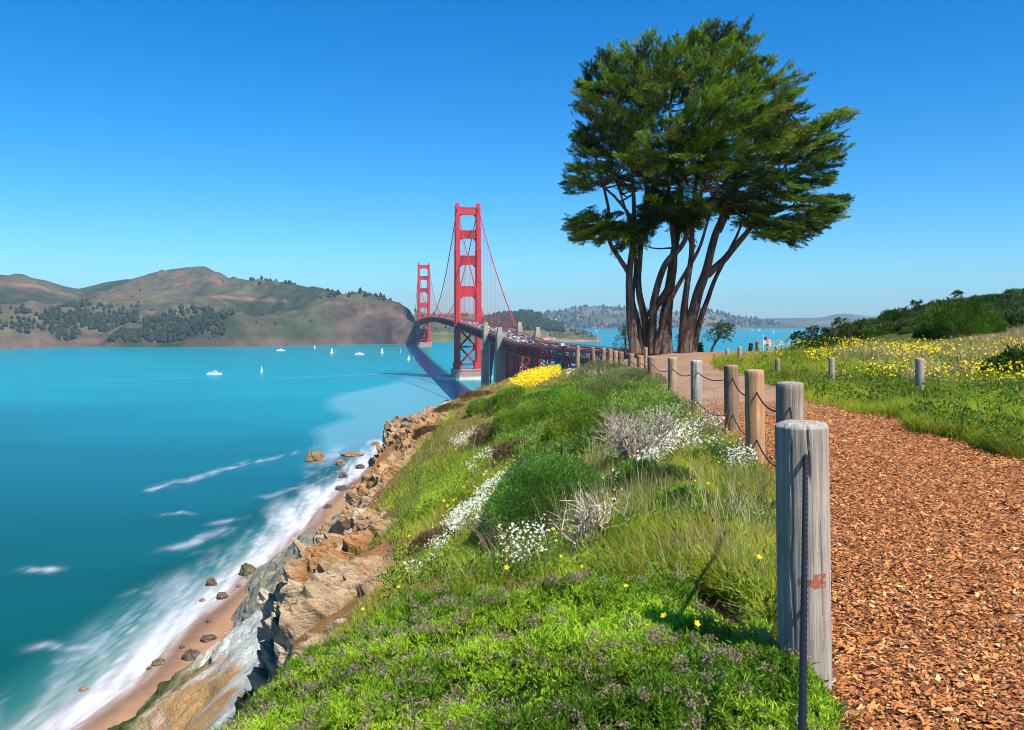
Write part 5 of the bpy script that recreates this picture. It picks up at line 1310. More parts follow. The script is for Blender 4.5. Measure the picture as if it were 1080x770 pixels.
for ti, T_ in enumerate(TREES):
    bx = at(T_['stems'][0][0][0][0], 375, TY); root = empty(T_['name'], (bx[0], TY, float(gz(bx[0], TY))))
    m = MB(); limbs = []
    for k, (pts, a0, a1, dy) in enumerate(T_['stems']): limbs.append(stem(m, pts, a0, a1, TY + (.5 if ti == 1 and k == 0 else 0) + (k % 3) * .15 - .15, dy, 50 + ti * 10 + k, 1.28 if pts[0][1] > 365 else 1.0))
    sel = T_['sel'](cx_ + r8.normal(0, 10, len(cx_)))
    C_ = np.stack([(cx_[sel] - HX) * PX2M, TY + cd[sel], EYE - (cy_[sel] - HY) * PX2M], -1)
    # twigs from the nearest limb point to some of the plumes
    LP = np.vstack([l[int(len(l) * .45):] for l in limbs])
    for i in r8.choice(len(C_), min(130, len(C_)), replace=False):
        j = np.argmin(np.linalg.norm((LP - C_[i]) * [1, 1, 1.0] + [0, 0, .3], axis=1)); a = LP[j]; b_ = C_[i]; mid = (a + b_) / 2 + [0, 0, -.12 * np.linalg.norm(a - b_)]
        if np.linalg.norm(a - b_) < 2.8: m.tube(smooth_path([a, mid, b_], 7), np.linspace(.055, .015, 7), 5, (.8, .8, .8))
    o = m.build('trunk', M['bark'], None, True); o.parent = root; o.location = -root.location
    cen = np.array([(735 - HX) * PX2M, TY, EYE - (190 - HY) * PX2M]); out = C_ - cen; out /= np.linalg.norm(out, axis=1)[:, None] + 1e-9
    wind = np.clip((cx_[sel] - 640) / 160, -.9, 1.0)
    D_ = out * .75 + np.stack([.55 * wind, 0 * wind, .10 + .16 * sstep(150, 60, cy_[sel])], 1) + r8.normal(0, .28, C_.shape); D_ /= np.linalg.norm(D_, axis=1)[:, None]
    D_[:, 2] *= .8
    # thin out to separate boughs, then fan every bough into feathery sprays
    order = r8.permutation(len(C_)); keep = []; cell = {}
    for i in order:
        key = tuple(np.floor(C_[i] / .62).astype(int)); near = False
        for dx in (-1, 0, 1):
            for dy in (-1, 0, 1):
                for dz in (-1, 0, 1):
                    for j in cell.get((key[0] + dx, key[1] + dy, key[2] + dz), ()):
                        if np.sum(((C_[i] - C_[j]) * [1, .8, 1.25]) ** 2) < .76 ** 2: near = True
        if not near or (edge[sel][i] < 13 and r8.random() < .35): keep.append(i); cell.setdefault(key, []).append(i)
    C_ = C_[keep]; D_ = D_[keep]; ed_ = edge[sel][keep]
    cl = fbm(C_ * .7, 3, 410); base = mixc((.020, .050, .010), (.165, .27, .017), sstep(-.30, .38, cl + r8.normal(0, .3, len(C_))))  # boughs from black green to bright: crown shadow and lit pads put into colour
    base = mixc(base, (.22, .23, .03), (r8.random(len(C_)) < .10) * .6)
    # every bough: a flat tapering fan of fine sprays pointing the way the wind has set it
    nf = 27; nb = len(C_); R3 = np.repeat(np.arange(nb), nf); ax_ = D_[R3]
    side = np.cross(ax_, np.array([0, 0, 1.0])); side /= np.linalg.norm(side, axis=1)[:, None] + 1e-9; upv = np.cross(side, ax_)
    bl = (r8.uniform(.85, 1.35, nb) * (1 + .45 * (ed_ < 14)))[R3]; uu = r8.random(len(R3)); vv = r8.uniform(-1, 1, len(R3))
    O_ = C_[R3] - ax_ * (.72 * bl)[:, None] + ax_ * (uu * bl)[:, None] + side * (vv * .48 * (1.1 - uu) * bl)[:, None] + upv * r8.normal(0, .055, len(R3))[:, None]
    D2 = ax_ + side * (vv * .55)[:, None] + r8.normal(0, .14, ax_.shape) + [0, 0, .10]; D2 /= np.linalg.norm(D2, axis=1)[:, None]
    L_ = r8.uniform(.28, .55, len(R3)); S_ = r8.uniform(.022, .05, len(R3))
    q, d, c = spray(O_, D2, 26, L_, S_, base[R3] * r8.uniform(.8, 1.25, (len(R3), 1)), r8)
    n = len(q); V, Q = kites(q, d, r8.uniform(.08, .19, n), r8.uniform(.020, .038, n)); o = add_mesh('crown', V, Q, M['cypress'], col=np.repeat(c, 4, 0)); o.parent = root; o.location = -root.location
    tag(root, T_['label'], 'tree')

# ------------------------------------------------------------------ shrubs
def shrub_mesh(R, n, leafL, leafW, c1, c2, seed, up=.5, stems=True, lump=.25, name='shrub'):
    r = np.random.default_rng(seed); D_ = r.normal(size=(n, 3)); D_[:, 2] = np.abs(D_[:, 2]) - .12; D_ /= np.linalg.norm(D_, axis=1)[:, None]
    rad = (1 - .30 * r.random(n) ** 1.6) * (1 + lump * fbm(D_ * 2.2 + seed, 4, seed) + lump * .6 * fbm(D_ * 5 + seed, 3, seed + 1))
    P_ = D_ * rad[:, None] * np.asarray(R); d = D_ + r.normal(0, .45, (n, 3)) + [0, 0, up]; d /= np.linalg.norm(d, axis=1)[:, None]
    t_ = sstep(-.3, .35, fbm(P_ * 2.2 / max(R) * 1.0 + seed, 3, seed + 2) + r.normal(0, .2, n)); c = mixc(c1, c2, t_)
    V, Q = kites(P_, d, leafL * r.uniform(.6, 1.4, n), leafW * r.uniform(.7, 1.3, n)); return V, Q, np.repeat(c, 4, 0)
def shrub(name, label, loc, R, n, leafL, leafW, c1, c2, seed, cat='shrub', group=None, **kw):
    root = empty(name, loc); V, Q, c = shrub_mesh(R, n, leafL, leafW, c1, c2, seed, **kw)
    add_mesh('foliage', V, Q, M['leaf'], parent=root, col=c)
    m = MB(); r = np.random.default_rng(seed)
    for k in range(9):
        a = r.uniform(0, 6.28); e = np.array([math.cos(a) * R[0] * .6, math.sin(a) * R[1] * .6, R[2] * .7]); m.tube(smooth_path([(0, 0, -.08), e * [.4, .4, .5] + r.normal(0, .03, 3), e], 8), np.linspace(.022, .006, 8) * max(.6, min(R[0], 2)), 5, (.8, .7, .6))
    m.build('stem', M['bark'], root)
    return tag(root, label, cat, group)
def gspot(px, py):
    X, Y, h = cast([px], [py]); return np.array([X[0], Y[0], float(gz(X[0], Y[0]))])
p = gspot(585, 566); p[1] += .5; p[2] = float(gz(p[0], p[1]))
shrub('cushion_shrub', 'smooth rounded dark green cushion bush in the middle of the slope', p + [0, 0, -.12], (.74, .64, .86), 50000, .030, .0085, (.06, .16, .022), (.21, .44, .06), 501, lump=.12, up=.1)
NEAR = [(555, 455, .8, .45, (.08, .16, .02), (.26, .40, .03), 'low yellow green bush above the cushion bush'), (640, 462, .8, .4, (.06, .15, .015), (.22, .38, .03), 'fresh green bush right of and above the cushion bush'),
        (600, 440, .95, .5, (.08, .19, .02), (.27, .46, .035), 'bright green mounded bush in the upper middle of the slope'), (545, 430, .8, .45, (.09, .2, .02), (.30, .46, .04), 'pale green spreading bush above the red brown scrub'),
        (680, 522, .45, .3, (.05, .14, .02), (.18, .34, .03), 'leafy yellow green plant between white flowers right of the cushion bush'), (640, 425, .9, .45, (.10, .15, .04), (.26, .33, .09), 'grey green bush below the close row of posts'),
        (705, 520, .35, .25, (.05, .12, .02), (.15, .3, .03), 'small leafy plant beside the path left of the orange brown post'), (600, 418, 1.1, .26, (.09, .2, .02), (.28, .48, .04), 'bright green bush just under the yellow flower bank'), (665, 410, 1.0, .45, (.12, .15, .06), (.30, .33, .13), 'dull grey green scrub at the foot of the close row of posts')]
NEAR += [(515, 432, .6, .28, (.09, .18, .03), (.26, .42, .06), 'rounded green bush on the brow nearest the cliff top'), (610, 470, .6, .45, (.10, .17, .02), (.36, .46, .03), 'yellowish bush between the cushion bush and the grey twigs'), (640, 400, 1.2, .5, (.10, .14, .05), (.26, .32, .11), 'silvery green bush on the crest below the close row of posts'),
         (575, 425, .8, .3, (.09, .19, .02), (.32, .48, .04), 'low fresh green bush a little below the yellow flower bank'), (720, 545, .3, .25, (.09, .2, .02), (.3, .5, .04), 'small fresh plant in the long grass left of the second post'), (660, 575, .35, .22, (.10, .2, .02), (.34, .5, .04), 'low leafy plant in front of the pale dry stalks')]
for k, (px, py, R_, H_, c1, c2, lb) in enumerate(NEAR):
    p = gspot(px, py); shrub('bush', lb, p + [0, 0, -.08], (R_, R_ * .8, H_ * 1.35), 15000, .048, .0135, c1, c2, 520 + k, lump=.18, up=.2)
for k, (px, py, R_, H_, lb) in enumerate(((530, 462, .65, .4, 'red brown dead scrub patch left of the fresh green bushes'), (560, 478, .6, .3, 'red brown dried bush just above the cushion bush'), (470, 575, .4, .22, 'rusty brown dried scrub below the white flower strip'), (505, 418, .7, .22, 'dry brown scrub on the brow nearest the concrete pylons'), (478, 432, .6, .22, 'dry brown scrub on the brow above the rock outcrop'), (455, 455, .45, .2, 'small dry brown scrub at the edge of the rock outcrop'))):
    p = gspot(px, py); shrub('dry_bush', lb, p + [0, 0, -.06], (R_, R_ * .8, H_), 5000, .06, .01, (.10, .055, .03), (.24, .15, .07), 540 + k)
# large round bush and the shrubs over the hill on the right
p = np.array([18.6, 36.5, float(gz(18.6, 36.5))]); shrub('bush', 'large dark green domed bush on the meadow slope at the right', p + [0, 0, -.2], (1.9, 1.6, 1.55), 17000, .11, .045, (.035, .085, .012), (.11, .23, .022), 560, lump=.16)
p = np.array([9.2, 16.2, float(gz(9.2, 16.2))]); shrub('bush', 'dark leafy bush at the right edge of the path', p + [0, 0, -.05], (.62, .5, .62), 5200, .09, .035, (.03, .07, .012), (.10, .20, .02), 561, lump=.3)
p = np.array([11.5, 32, float(gz(11.5, 32))]); shrub('bush', 'low dark bush among yellow flowers near the path', p + [0, 0, -.1], (1.6, 1.0, .55), 7000, .1, .04, (.03, .07, .012), (.08, .16, .02), 562)
hs_ = []; protoS = []
r9 = np.random.default_rng(33)
for k in range(5): protoS.append(shrub_mesh((1.5, 1.3, .95), 5200, .15, .055, [(.022, .055, .010), (.03, .065, .012), (.04, .07, .014), (.02, .048, .010), (.04, .075, .02)][k], [(.08, .15, .018), (.10, .18, .02), (.12, .17, .025), (.07, .13, .015), (.14, .19, .035)][k], 600 + k, lump=.3))
pm = [None] * 5; n_s = 0
for t_ in range(2600):
    if n_s >= 130: break
    X = r9.uniform(13, 46); Y = r9.uniform(38, 66); 
    px_ = HX + X / Y * F; py_ = HY + float(drop(X, Y)) / Y * F
    edge_y = np.interp(px_, [800, 850, 900, 950, 1000, 1050, 1100, 1300], [371, 362, 357, 352, 349, 346, 343, 336])
    if py_ > edge_y or px_ < 822: continue
    if any((X - a) ** 2 + ((Y - b_) * .8) ** 2 < 1.15 for a, b_ in hs_): continue
    hs_.append((X, Y)); k = r9.integers(5); s_ = r9.uniform(.55, 1.0)
    if px_ < 905: s_ *= 1.0
    root = empty('hill_shrub', (X, Y, float(gz(X, Y)) - .22), r9.uniform(0, 6.28)); root.scale = (s_, s_, s_ * r9.uniform(.7, 1.2))
    if pm[k] is None: pm[k] = add_mesh('foliage', protoS[k][0], protoS[k][1], M['leaf'], parent=root, col=protoS[k][2])
    else: o = pm[k].copy(); COL.objects.link(o); o.parent = root
    tag(root, 'dark evergreen shrub in the thicket covering the hill at the right', 'shrub', 'dark shrubs covering the hill'); n_s += 1
# feathery young cypresses on the hill's left shoulder and small trees behind the big ones
def small_tree(loc, h, w, seed, label, lean=0.0, c1=(.02, .045, .012), c2=(.06, .11, .02), bare=.3, n_pl=120):
    r = np.random.default_rng(seed); root = empty('small_cypress', loc); m = MB()
    tp = smooth_path([(0, 0, -.4), (lean * h * .15, .05, h * .35), (lean * h * .5, 0, h * .7), (lean * h * .7, 0, h * .95)], 16); m.tube(tp, np.linspace(.05 * h ** .8 + .02, .012, 16), 8, (.8, .8, .8))
    C_ = []
    for i in range(n_pl):
        t_ = r.uniform(bare, 1); b_ = tp[int(t_ * 15)]; a = r.uniform(0, 6.28); l = w * (1.08 - t_ * .75) * r.uniform(.3, 1); C_.append(b_ + [math.cos(a) * l, math.sin(a) * l, r.uniform(-.03, .12) * h])
    C_ = np.array(C_)
    for i in range(0, n_pl, 6): m.tube([tp[int(r.uniform(bare * .8, .8) * 15)], C_[i]], [.02, .008], 4, (.8, .8, .8))
    m.build('trunk', M['bark'], root, True)
    out = C_ - tp[10]; out /= np.linalg.norm(out, axis=1)[:, None]; D_ = out * .6 + [.35 + lean * .3, 0, .35] + r.normal(0, .25, C_.shape); D_ /= np.linalg.norm(D_, axis=1)[:, None]
    base = mixc(c1, c2, r.random(n_pl)); q, d, c = spray(C_, D_, 34, r.uniform(.25, .5, n_pl) * h * .3, r.uniform(.05, .1, n_pl) * h * .5, base, r); n = len(q)
    V, Q = kites(q, d, r.uniform(.05, .11, n) * max(1, h * .35), r.uniform(.02, .035, n) * max(1, h * .35)); add_mesh('crown', V, Q, M['cypress'], parent=root, col=np.repeat(c, 4, 0)); return tag(root, label, 'tree')
for k, (px, Y, h, w, lb) in enumerate(((852, 47, 1.15, .7, 'feathery young cypress first on the left of the hill shoulder'), (866, 48, .95, .6, 'small feathery cypress second along the hill shoulder'), (880, 48, 1.3, .8, 'tallest feathery young cypress on the hill shoulder'),
                                      (897, 48, 1.0, .8, 'bushy young cypress on the hill shoulder where the big thicket starts'), (838, 50, .9, .7, 'low feathery cypress at the seaward tip of the thicket'), (960, 50, 1.3, .7, 'little cypress sticking up from the hill skyline'), (1003, 48, 1.2, .6, 'small cypress on the hill skyline further right'))):
    X = (px - HX) / F * Y; small_tree((X, Y, float(gz(X, Y))), h, w, 700 + k, lb, lean=.35, bare=.12, n_pl=70)
def place_tree(px, ytop, ybase, Y, w_px, seed, label, lean, bare):
    p = at(px, ybase, Y); q = at(px, ytop, Y); h = q[2] - p[2]; root = small_tree((p[0], Y, p[2]), h, w_px * Y / F * .5, seed, label, lean, bare=bare, n_pl=150)
    zg = float(gz(p[0], Y)); 
    if zg < p[2] - .3:
        m = MB(); m.tube([(0, 0, zg - p[2] - .3), (0, 0, -.2)], [.16, .12], 8, (.8, .8, .8)); m.build('lower_trunk', M['bark'], root)
place_tree(748, 343, 382, 62, 52, 720, 'flat topped small cypress leaning right behind the big trunks', .55, .55)
place_tree(722, 344, 382, 66, 26, 721, 'small dark cypress seen between the big trunks', .1, .35)
place_tree(660, 346, 384, 64, 36, 722, 'round low cypress behind the left trunks by the bridge', .0, .1)
place_tree(738, 364, 381, 57, 8, 723, 'tiny upright conifer at the foot of the right trunk', .0, .05)
# dead twiggy shrubs
def twigs(name, label, loc, H_, W_, n, seed, colr):
    r = np.random.default_rng(seed); m = MB()
    for k in range(n):
        a = r.uniform(0, 6.28); sp_ = r.random() ** .6; e = np.array([math.cos(a) * W_ * sp_, math.sin(a) * W_ * sp_, H_ * r.uniform(.5, 1)])
        P_ = smooth_path([r.normal(0, .05, 3) * [1, 1, 0], e * [.35, .35, .5] + r.normal(0, .05, 3), e * [.75, .75, .8] + r.normal(0, .05, 3), e], 10); m.tube(P_, np.linspace(.009, .0025, 10) * (.6 + H_), 4, np.array(colr) * r.uniform(.6, 1.2), cap=False)
        for j in range(5):
            b_ = P_[r.integers(3, 9)]; f_ = b_ + r.normal(0, .16, 3) * H_ + [0, 0, .12 * H_]; m.tube(smooth_path([b_, (b_ + f_) / 2 + r.normal(0, .02, 3), f_], 5), np.linspace(.004, .0015, 5) * (.6 + H_), 3, np.array(colr) * r.uniform(.6, 1.25), cap=False)
    o = m.build(name, M['wood']); o.location = loc; return tag(o, label, 'dead shrub')
for k, (px, py, H_, W_, n, lb) in enumerate(((668, 492, .62, .6, 46, 'bare grey twiggy shrub beside the white flowers below the fence'), (655, 470, .5, .5, 30, 'bare grey shrub behind the larger twiggy one'), (625, 590, .48, .28, 26, 'pale dry stalks among white flowers right of the cushion bush'), (700, 470, .5, .5, 26, 'pale dead twigs on the bank below the fifth post'), (520, 585, .3, .3, 16, 'dark bare twigs below the cushion bush'))):
    twigs('dead_shrub', lb, gspot(px, py), H_, W_, n, 740 + k, [(.42, .36, .3), (.36, .3, .25), (.55, .48, .36), (.5, .44, .36), (.2, .14, .1)][k])

# ------------------------------------------------------------------ ground cover: nobody could count it
def cover(name, label, V, F_, mat, col, cat='ground cover'):
    o = add_mesh(name, V, F_, mat, col=col); return tag(o, label, cat, kind='stuff')
# near mat of fine leaves
MAT = [(232, 775), (236, 742), (280, 712), (330, 684), (385, 655), (440, 622), (520, 606), (600, 598), (690, 606), (760, 618), (800, 640), (824, 668), (850, 700), (870, 745), (876, 775)]
MATW = [seg for seg in []]
def mat_h(X, Y): return .17 + .16 * fbm(p3(X * 1.5, Y * 1.5), 3, 800) + .09 * fbm(p3(X * 4.2, Y * 4.2), 3, 801)
def near_mat():
    n = 21000; X = rng.uniform(-2.3, 1.75, n * 4); Y = rng.uniform(1.2, 6.6, n * 4)
    far = np.interp(X, [-1.9, -1.6, -1.0, -.3, .5, 1.0, 1.35, 1.75], [6.7, 6.7, 6.6, 6.3, 5.7, 5.0, 4.1, 3.3]) + .35 * fbm(p3(X * 2, Y * 2), 3, 803)
    lft = lip_x(Y) - .10 + .14 * fbm(p3(Y * 2.2, 3), 3, 804)
    rgt = np.interp(Y, [0, 2.6, 3.3, 3.9, 4.5, 6], [.75, 1.05, 1.22, 1.30, 1.25, 1.3])
    w = np.clip(1.5 / np.maximum(Y, 1.5), .25, 1)
    k = (Y < far) & (X > lft) & (X < rgt + .10 * fbm(p3(X * 3, Y * 3), 2, 805)) & (rng.random(len(X)) < w ** .6) & (np.hypot(X - .3, Y - .95) > .25)
    X, Y = X[k][:n], Y[k][:n]; e = np.minimum(np.minimum((far[k][:n] - Y) * 2.0, (X - lft[k][:n]) * 4 + .1), (rgt[k][:n] - X) * 3.5 + .25); hh = mat_h(X, Y) * sstep(-.1, .6, e)
    return X, Y, hh
mX, mY, mh = near_mat(); mz = gz(mX, mY)
nL = 15
def rosettes(X, Y, Z, nl, L, W_, c1, c2, seed, up=.35, jit=.03):
    n = len(X); P_ = np.repeat(np.stack([X, Y, Z], -1), nl, 0) + rng.normal(0, jit, (n * nl, 3)); D_ = rng.normal(size=(n * nl, 3)); D_[:, 2] = np.abs(D_[:, 2]) * .8 + up; D_ /= np.linalg.norm(D_, axis=1)[:, None]
    t_ = np.clip(np.repeat(sstep(-.4, .4, fbm(p3(X * 2.2, Y * 2.2), 3, seed)), nl) + rng.normal(0, .22, n * nl), 0, 1); c = mixc(c1, c2, t_)
    V, Q = kites(P_, D_, L * rng.uniform(.6, 1.4, n * nl), W_ * rng.uniform(.7, 1.3, n * nl)); return V, Q, np.repeat(c, 4, 0)
V, Q, c = rosettes(mX, mY, mz + mh * rng.uniform(.72, 1.05, len(mX)), nL, .032, .0066, (.08, .19, .008), (.40, .60, .03), 810, jit=.012)
cover('leafy_mat', 'bright green fine leaved mat spreading in front of the camera', V, Q, M['leaf'], c)
# its inside: leaves darkened, gap shade put into their colour
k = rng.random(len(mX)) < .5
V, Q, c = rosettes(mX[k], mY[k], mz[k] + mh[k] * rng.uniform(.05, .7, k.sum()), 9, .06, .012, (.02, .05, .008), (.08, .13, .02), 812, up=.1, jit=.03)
cover('leafy_mat', 'leaves inside the green mat, darkened to give its gaps shade', V, Q, M['leaf'], c)
# dried flower heads over the mat
k = rng.choice(len(mX), 1200, replace=False); k = k[(mh[k] > .08) & (fbm(p3(mX[k] * 1.3, mY[k] * 1.3), 3, 815) > -.18)]
hz = mz[k] + mh[k] + rng.uniform(.0, .05, len(k)); P_ = np.repeat(np.stack([mX[k], mY[k], hz], -1), 46, 0); P_ += rng.normal(0, 1, P_.shape) * [.017, .017, .010]
D_ = rand_dirs(len(P_), .5); c = mixc((.20, .12, .09), (.52, .38, .28), rng.random(len(P_))); V, Q = kites(P_, D_, rng.uniform(.007, .016, len(P_)), rng.uniform(.005, .011, len(P_)))
a = np.stack([mX[k], mY[k], hz - .10], -1); b_ = np.stack([mX[k], mY[k], hz], -1) + rng.normal(0, .01, (len(k), 3))
V2, Q2, T2_ = blades(a, (b_ - a) / np.linalg.norm(b_ - a, axis=1)[:, None], .11, .004, .05)
Vs = np.vstack([V, V2]); cover('dried_flower_heads', 'small brown dried flower heads scattered over the green mat', Vs, [np.vstack([Q, Q2 + len(V)]), T2_ + len(V)], M['leaf'], np.vstack([np.repeat(c, 4, 0), np.tile((.2, .13, .08), (len(V2), 1))]))

def grass(name, label, polys, n, L, W_, c1, c2, seed, bend=.35, dry=0.0, cdry=(.42, .32, .12), keep=None, up=1.2, clump=.0, onrock=False):
    Xs, Ys = [], []
    for po in polys:
        X, Y = pick(po, n // len(polys)); Xs.append(X); Ys.append(Y)
    X, Y = np.concatenate(Xs), np.concatenate(Ys); k = ~on_path(X + rng.normal(0, .06, len(X)), Y)
    if not onrock: k &= off_rock(X, Y)
    if keep is not None: k &= keep(X, Y)
    if clump: k &= fbm(p3(X * 1.1, Y * .9), 3, seed + 4) > -clump
    X, Y = X[k], Y[k]; m_ = len(X); D_ = rng.normal(0, .38, (m_, 3)); D_[:, 2] = up * rng.uniform(.6, 1.2, m_); D_ /= np.linalg.norm(D_, axis=1)[:, None]
    hv = .6 + .7 * sstep(-.4, .4, fbm(p3(X * .9, Y * .7), 3, seed + 1))
    t_ = np.clip(sstep(-.4, .4, fbm(p3(X * .8, Y * .5), 3, seed)) + rng.normal(0, .22, m_), 0, 1); c = mixc(c1, c2, t_)
    dn = fbm(p3(X * .7, Y * .5), 3, seed + 2); c = mixc(c, cdry, (rng.random(m_) < np.clip(dry + 1.0 * dry * dn * 2, 0, 1)) * .9)
    V, Q, T_ = blades(np.stack([X, Y, gz(X, Y) - .02], -1), D_, L * hv * rng.uniform(.6, 1.3, m_), W_ * (1 + Y / 22), bend)
    return cover(name, label, V, [Q, T_], M['leaf'], np.repeat(c, 5, 0), 'grass')
def rock_in(Y): return lip_x(Y) + np.interp(Y, [0, 6.8, 7.6, 9, 11, 14, 18, 22, 27, 31, 36, 60], [-.1, .0, .7, 1.1, 1.3, 1.4, 1.2, 1.7, 2.2, 1.4, .3, .2])
def off_rock(X, Y): return X > rock_in(Y) - .25 + .35 * fbm(p3(X * 1.5, Y * 1.2), 3, 818)
SLOPE = [(240, 760), (300, 600), (390, 480), (430, 440), (500, 405), (560, 390), (620, 388), (690, 400), (740, 440), (800, 500), (826, 560), (830, 700), (760, 640), (560, 620), (430, 640)]
grass('grass', 'green and straw coloured grass over the bluff slope', [SLOPE], 90000, .20, .0040, (.13, .22, .012), (.42, .50, .03), 820, dry=.24, clump=.45)
grass('grass', 'yellow green grass between the cushion bush and the fence', [[(640, 640), (640, 560), (700, 500), (770, 470), (815, 500), (828, 560), (830, 690), (790, 645), (700, 615)]], 36000, .25, .0040, (.17, .25, .012), (.46, .50, .03), 822, dry=.32, cdry=(.48, .25, .07))
grass('grass', 'fresh short grass on the steep green strip beside the rocks', [[(420, 640), (450, 590), (520, 500), (545, 520), (520, 575), (470, 620)], [(430, 560), (455, 505), (500, 470), (520, 480), (470, 540), (440, 570)]], 30000, .12, .004, (.15, .28, .012), (.40, .54, .03), 824, dry=.06, clump=.3)
grass('grass', 'dry straw grass along the brow of the bluff', [[(440, 450), (480, 425), (520, 402), (580, 390), (600, 392), (560, 402), (520, 420), (480, 440)], [(380, 470), (430, 440), (440, 460)]], 14000, .16, .006, (.20, .19, .05), (.34, .30, .10), 826, dry=.4, clump=.1)
MEAD = [(745, 386), (800, 402), (860, 426), (960, 458), (1085, 492), (1085, 372), (1000, 366), (900, 366), (830, 372), (760, 380)]
grass('meadow_grass', 'lush green meadow grass right of the path', [MEAD], 140000, .27, .0042, (.12, .21, .010), (.37, .47, .022), 830, dry=.16, cdry=(.46, .30, .07), up=1.6, clump=.6)
grass('meadow_grass', 'tall pale seeding grass in the upper meadow', [[(880, 368), (960, 368), (1085, 350), (1085, 400), (960, 405), (880, 385)]], 26000, .36, .005, (.17, .2, .05), (.36, .33, .15), 832, dry=.5, cdry=(.45, .35, .2), up=1.8, bend=.25)
grass('grass', 'grass tufts at the path edges', [[(800, 520), (826, 560), (830, 600), (800, 560)], [(690, 415), (735, 450), (800, 500), (790, 515), (720, 460)]], 9000, .16, .0045, (.07, .16, .015), (.2, .32, .03), 834, dry=.15)
grass('dry_stalks', 'tall pale dry stalks standing over the slope', [[(600, 590), (590, 540), (640, 430), (700, 410), (760, 450), (800, 520), (820, 640), (740, 620), (640, 600)], SLOPE], 5200, .42, .0036, (.40, .32, .17), (.60, .50, .30), 836, dry=.3, cdry=(.30, .2, .1), up=2.0, bend=.18, clump=.1)
grass('grass', 'tufts of grass and weeds rooted in cracks of the rock', [[(320, 690), (330, 600), (370, 540), (400, 480), (425, 445), (480, 430), (460, 520), (440, 600), (400, 660)]], 18000, .14, .0042, (.10, .18, .015), (.34, .42, .04), 838, dry=.25, clump=-.10, onrock=True)
# leafy herbs in the meadow and slope
def herbs(name, label, polys, n, nl, L, W_, c1, c2, seed, zr=(.05, .3), clump=.2):
    Xs, Ys = [], []
    for po in polys: X, Y = pick(po, n // len(polys)); Xs.append(X); Ys.append(Y)
    X, Y = np.concatenate(Xs), np.concatenate(Ys); k = ~on_path(X, Y) & off_rock(X, Y) & (fbm(p3(X * .9, Y * .7), 3, seed + 3) > -clump); X, Y = X[k], Y[k]
    V, Q, c = rosettes(X, Y, gz(X, Y) + rng.uniform(*zr, len(X)), nl, L, W_, c1, c2, seed, jit=.05); return cover(name, label, V, Q, M['leaf'], c, 'plants')
herbs('leafy_plants', 'broad leaved green plants in the meadow', [MEAD], 1700, 8, .06, .026, (.05, .12, .012), (.16, .30, .02), 840)
herbs('leafy_plants', 'broad leaved green plants over the slope', [SLOPE], 5200, 8, .05, .019, (.06, .15, .012), (.24, .40, .03), 842, zr=(.0, .16), clump=.1)
herbs('leafy_plants', 'green cover on the upper part of the slope', [[(520, 470), (560, 420), (600, 400), (690, 402), (720, 440), (700, 470), (640, 470), (560, 500)]], 8000, 8, .06, .018, (.08, .17, .02), (.26, .40, .05), 844, zr=(.0, .22), clump=.6)
herbs('leafy_plants', 'thicket leaves between the shrubs on the hill', [[(840, 362), (900, 355), (960, 350), (1085, 345), (1085, 312), (1000, 330), (920, 350)]], 5000, 8, .2, .07, (.018, .045, .012), (.06, .11, .02), 846, zr=(.0, .35), clump=1)
def flowers(name, label, polys, n, size, c1, c2, seed, h=(.08, .25), clump=.1, petals=5, freq=1.2):
    Xs, Ys = [], []
    for po in polys: X, Y = pick(po, n // len(polys)); Xs.append(X); Ys.append(Y)
    X, Y = np.concatenate(Xs), np.concatenate(Ys); k = ~on_path(X, Y) & off_rock(X, Y) & (fbm(p3(X * freq, Y * freq * .7), 3, seed) + rng.normal(0, .12, len(X)) > -clump); X, Y = X[k], Y[k]; m_ = len(X)
    Cc = np.stack([X, Y, gz(X, Y) + rng.uniform(*h, m_)], -1); Nn = rand_dirs(m_, 1.6) + [0, -.35, 0]; Nn /= np.linalg.norm(Nn, axis=1)[:, None]
    A_ = np.cross(Nn, rng.normal(size=(m_, 3))); A_ /= np.linalg.norm(A_, axis=1)[:, None]; B_ = np.cross(Nn, A_); s_ = size * rng.uniform(.6, 1.35, m_) * (1 + Y / 60)
    Vs = []
    for p_ in range(petals):
        a0 = p_ / petals * 6.2832; d0 = math.cos(a0) * A_ + math.sin(a0) * B_; e0 = -math.sin(a0) * A_ + math.cos(a0) * B_; z_ = Nn * (s_ * .28)[:, None]
        Vs.append(np.stack([Cc, Cc + (d0 * .55 + e0 * .36) * s_[:, None] + z_ * .6, Cc + d0 * s_[:, None] + z_, Cc + (d0 * .55 - e0 * .36) * s_[:, None] + z_ * .6], 1))
    V = np.stack(Vs, 1).reshape(-1, 3); c = np.repeat(mixc(c1, c2, rng.random(m_)), 4 * petals, 0)
    return cover(name, label, V, np.arange(len(V)).reshape(-1, 4), M['petal'], c, 'flowers')
YL1, YL2 = (.72, .52, .01), (.85, .68, .03); WH1, WH2 = (.55, .54, .40), (.78, .77, .64)
flowers('yellow_flowers', 'bank of yellow flowers on the brow of the bluff below the bridge', [[(532, 412), (548, 400), (566, 392), (590, 388), (592, 398), (572, 406), (556, 414)]], 5200, .020, YL1, YL2, 850, h=(.08, .32), clump=.12, freq=1.8)
flowers('yellow_flowers', 'drifts of yellow flowers across the meadow', [[(862, 366), (980, 366), (1085, 370), (1085, 388), (960, 390), (880, 388), (850, 376)], [(790, 372), (850, 372), (880, 384), (860, 392), (810, 386)], [(800, 382), (1085, 384), (1085, 420), (880, 408)], [(862, 368), (1000, 372), (990, 384), (880, 384)]], 9600, .017, YL1, YL2, 852, h=(.2, .5), clump=-.08, freq=.8)
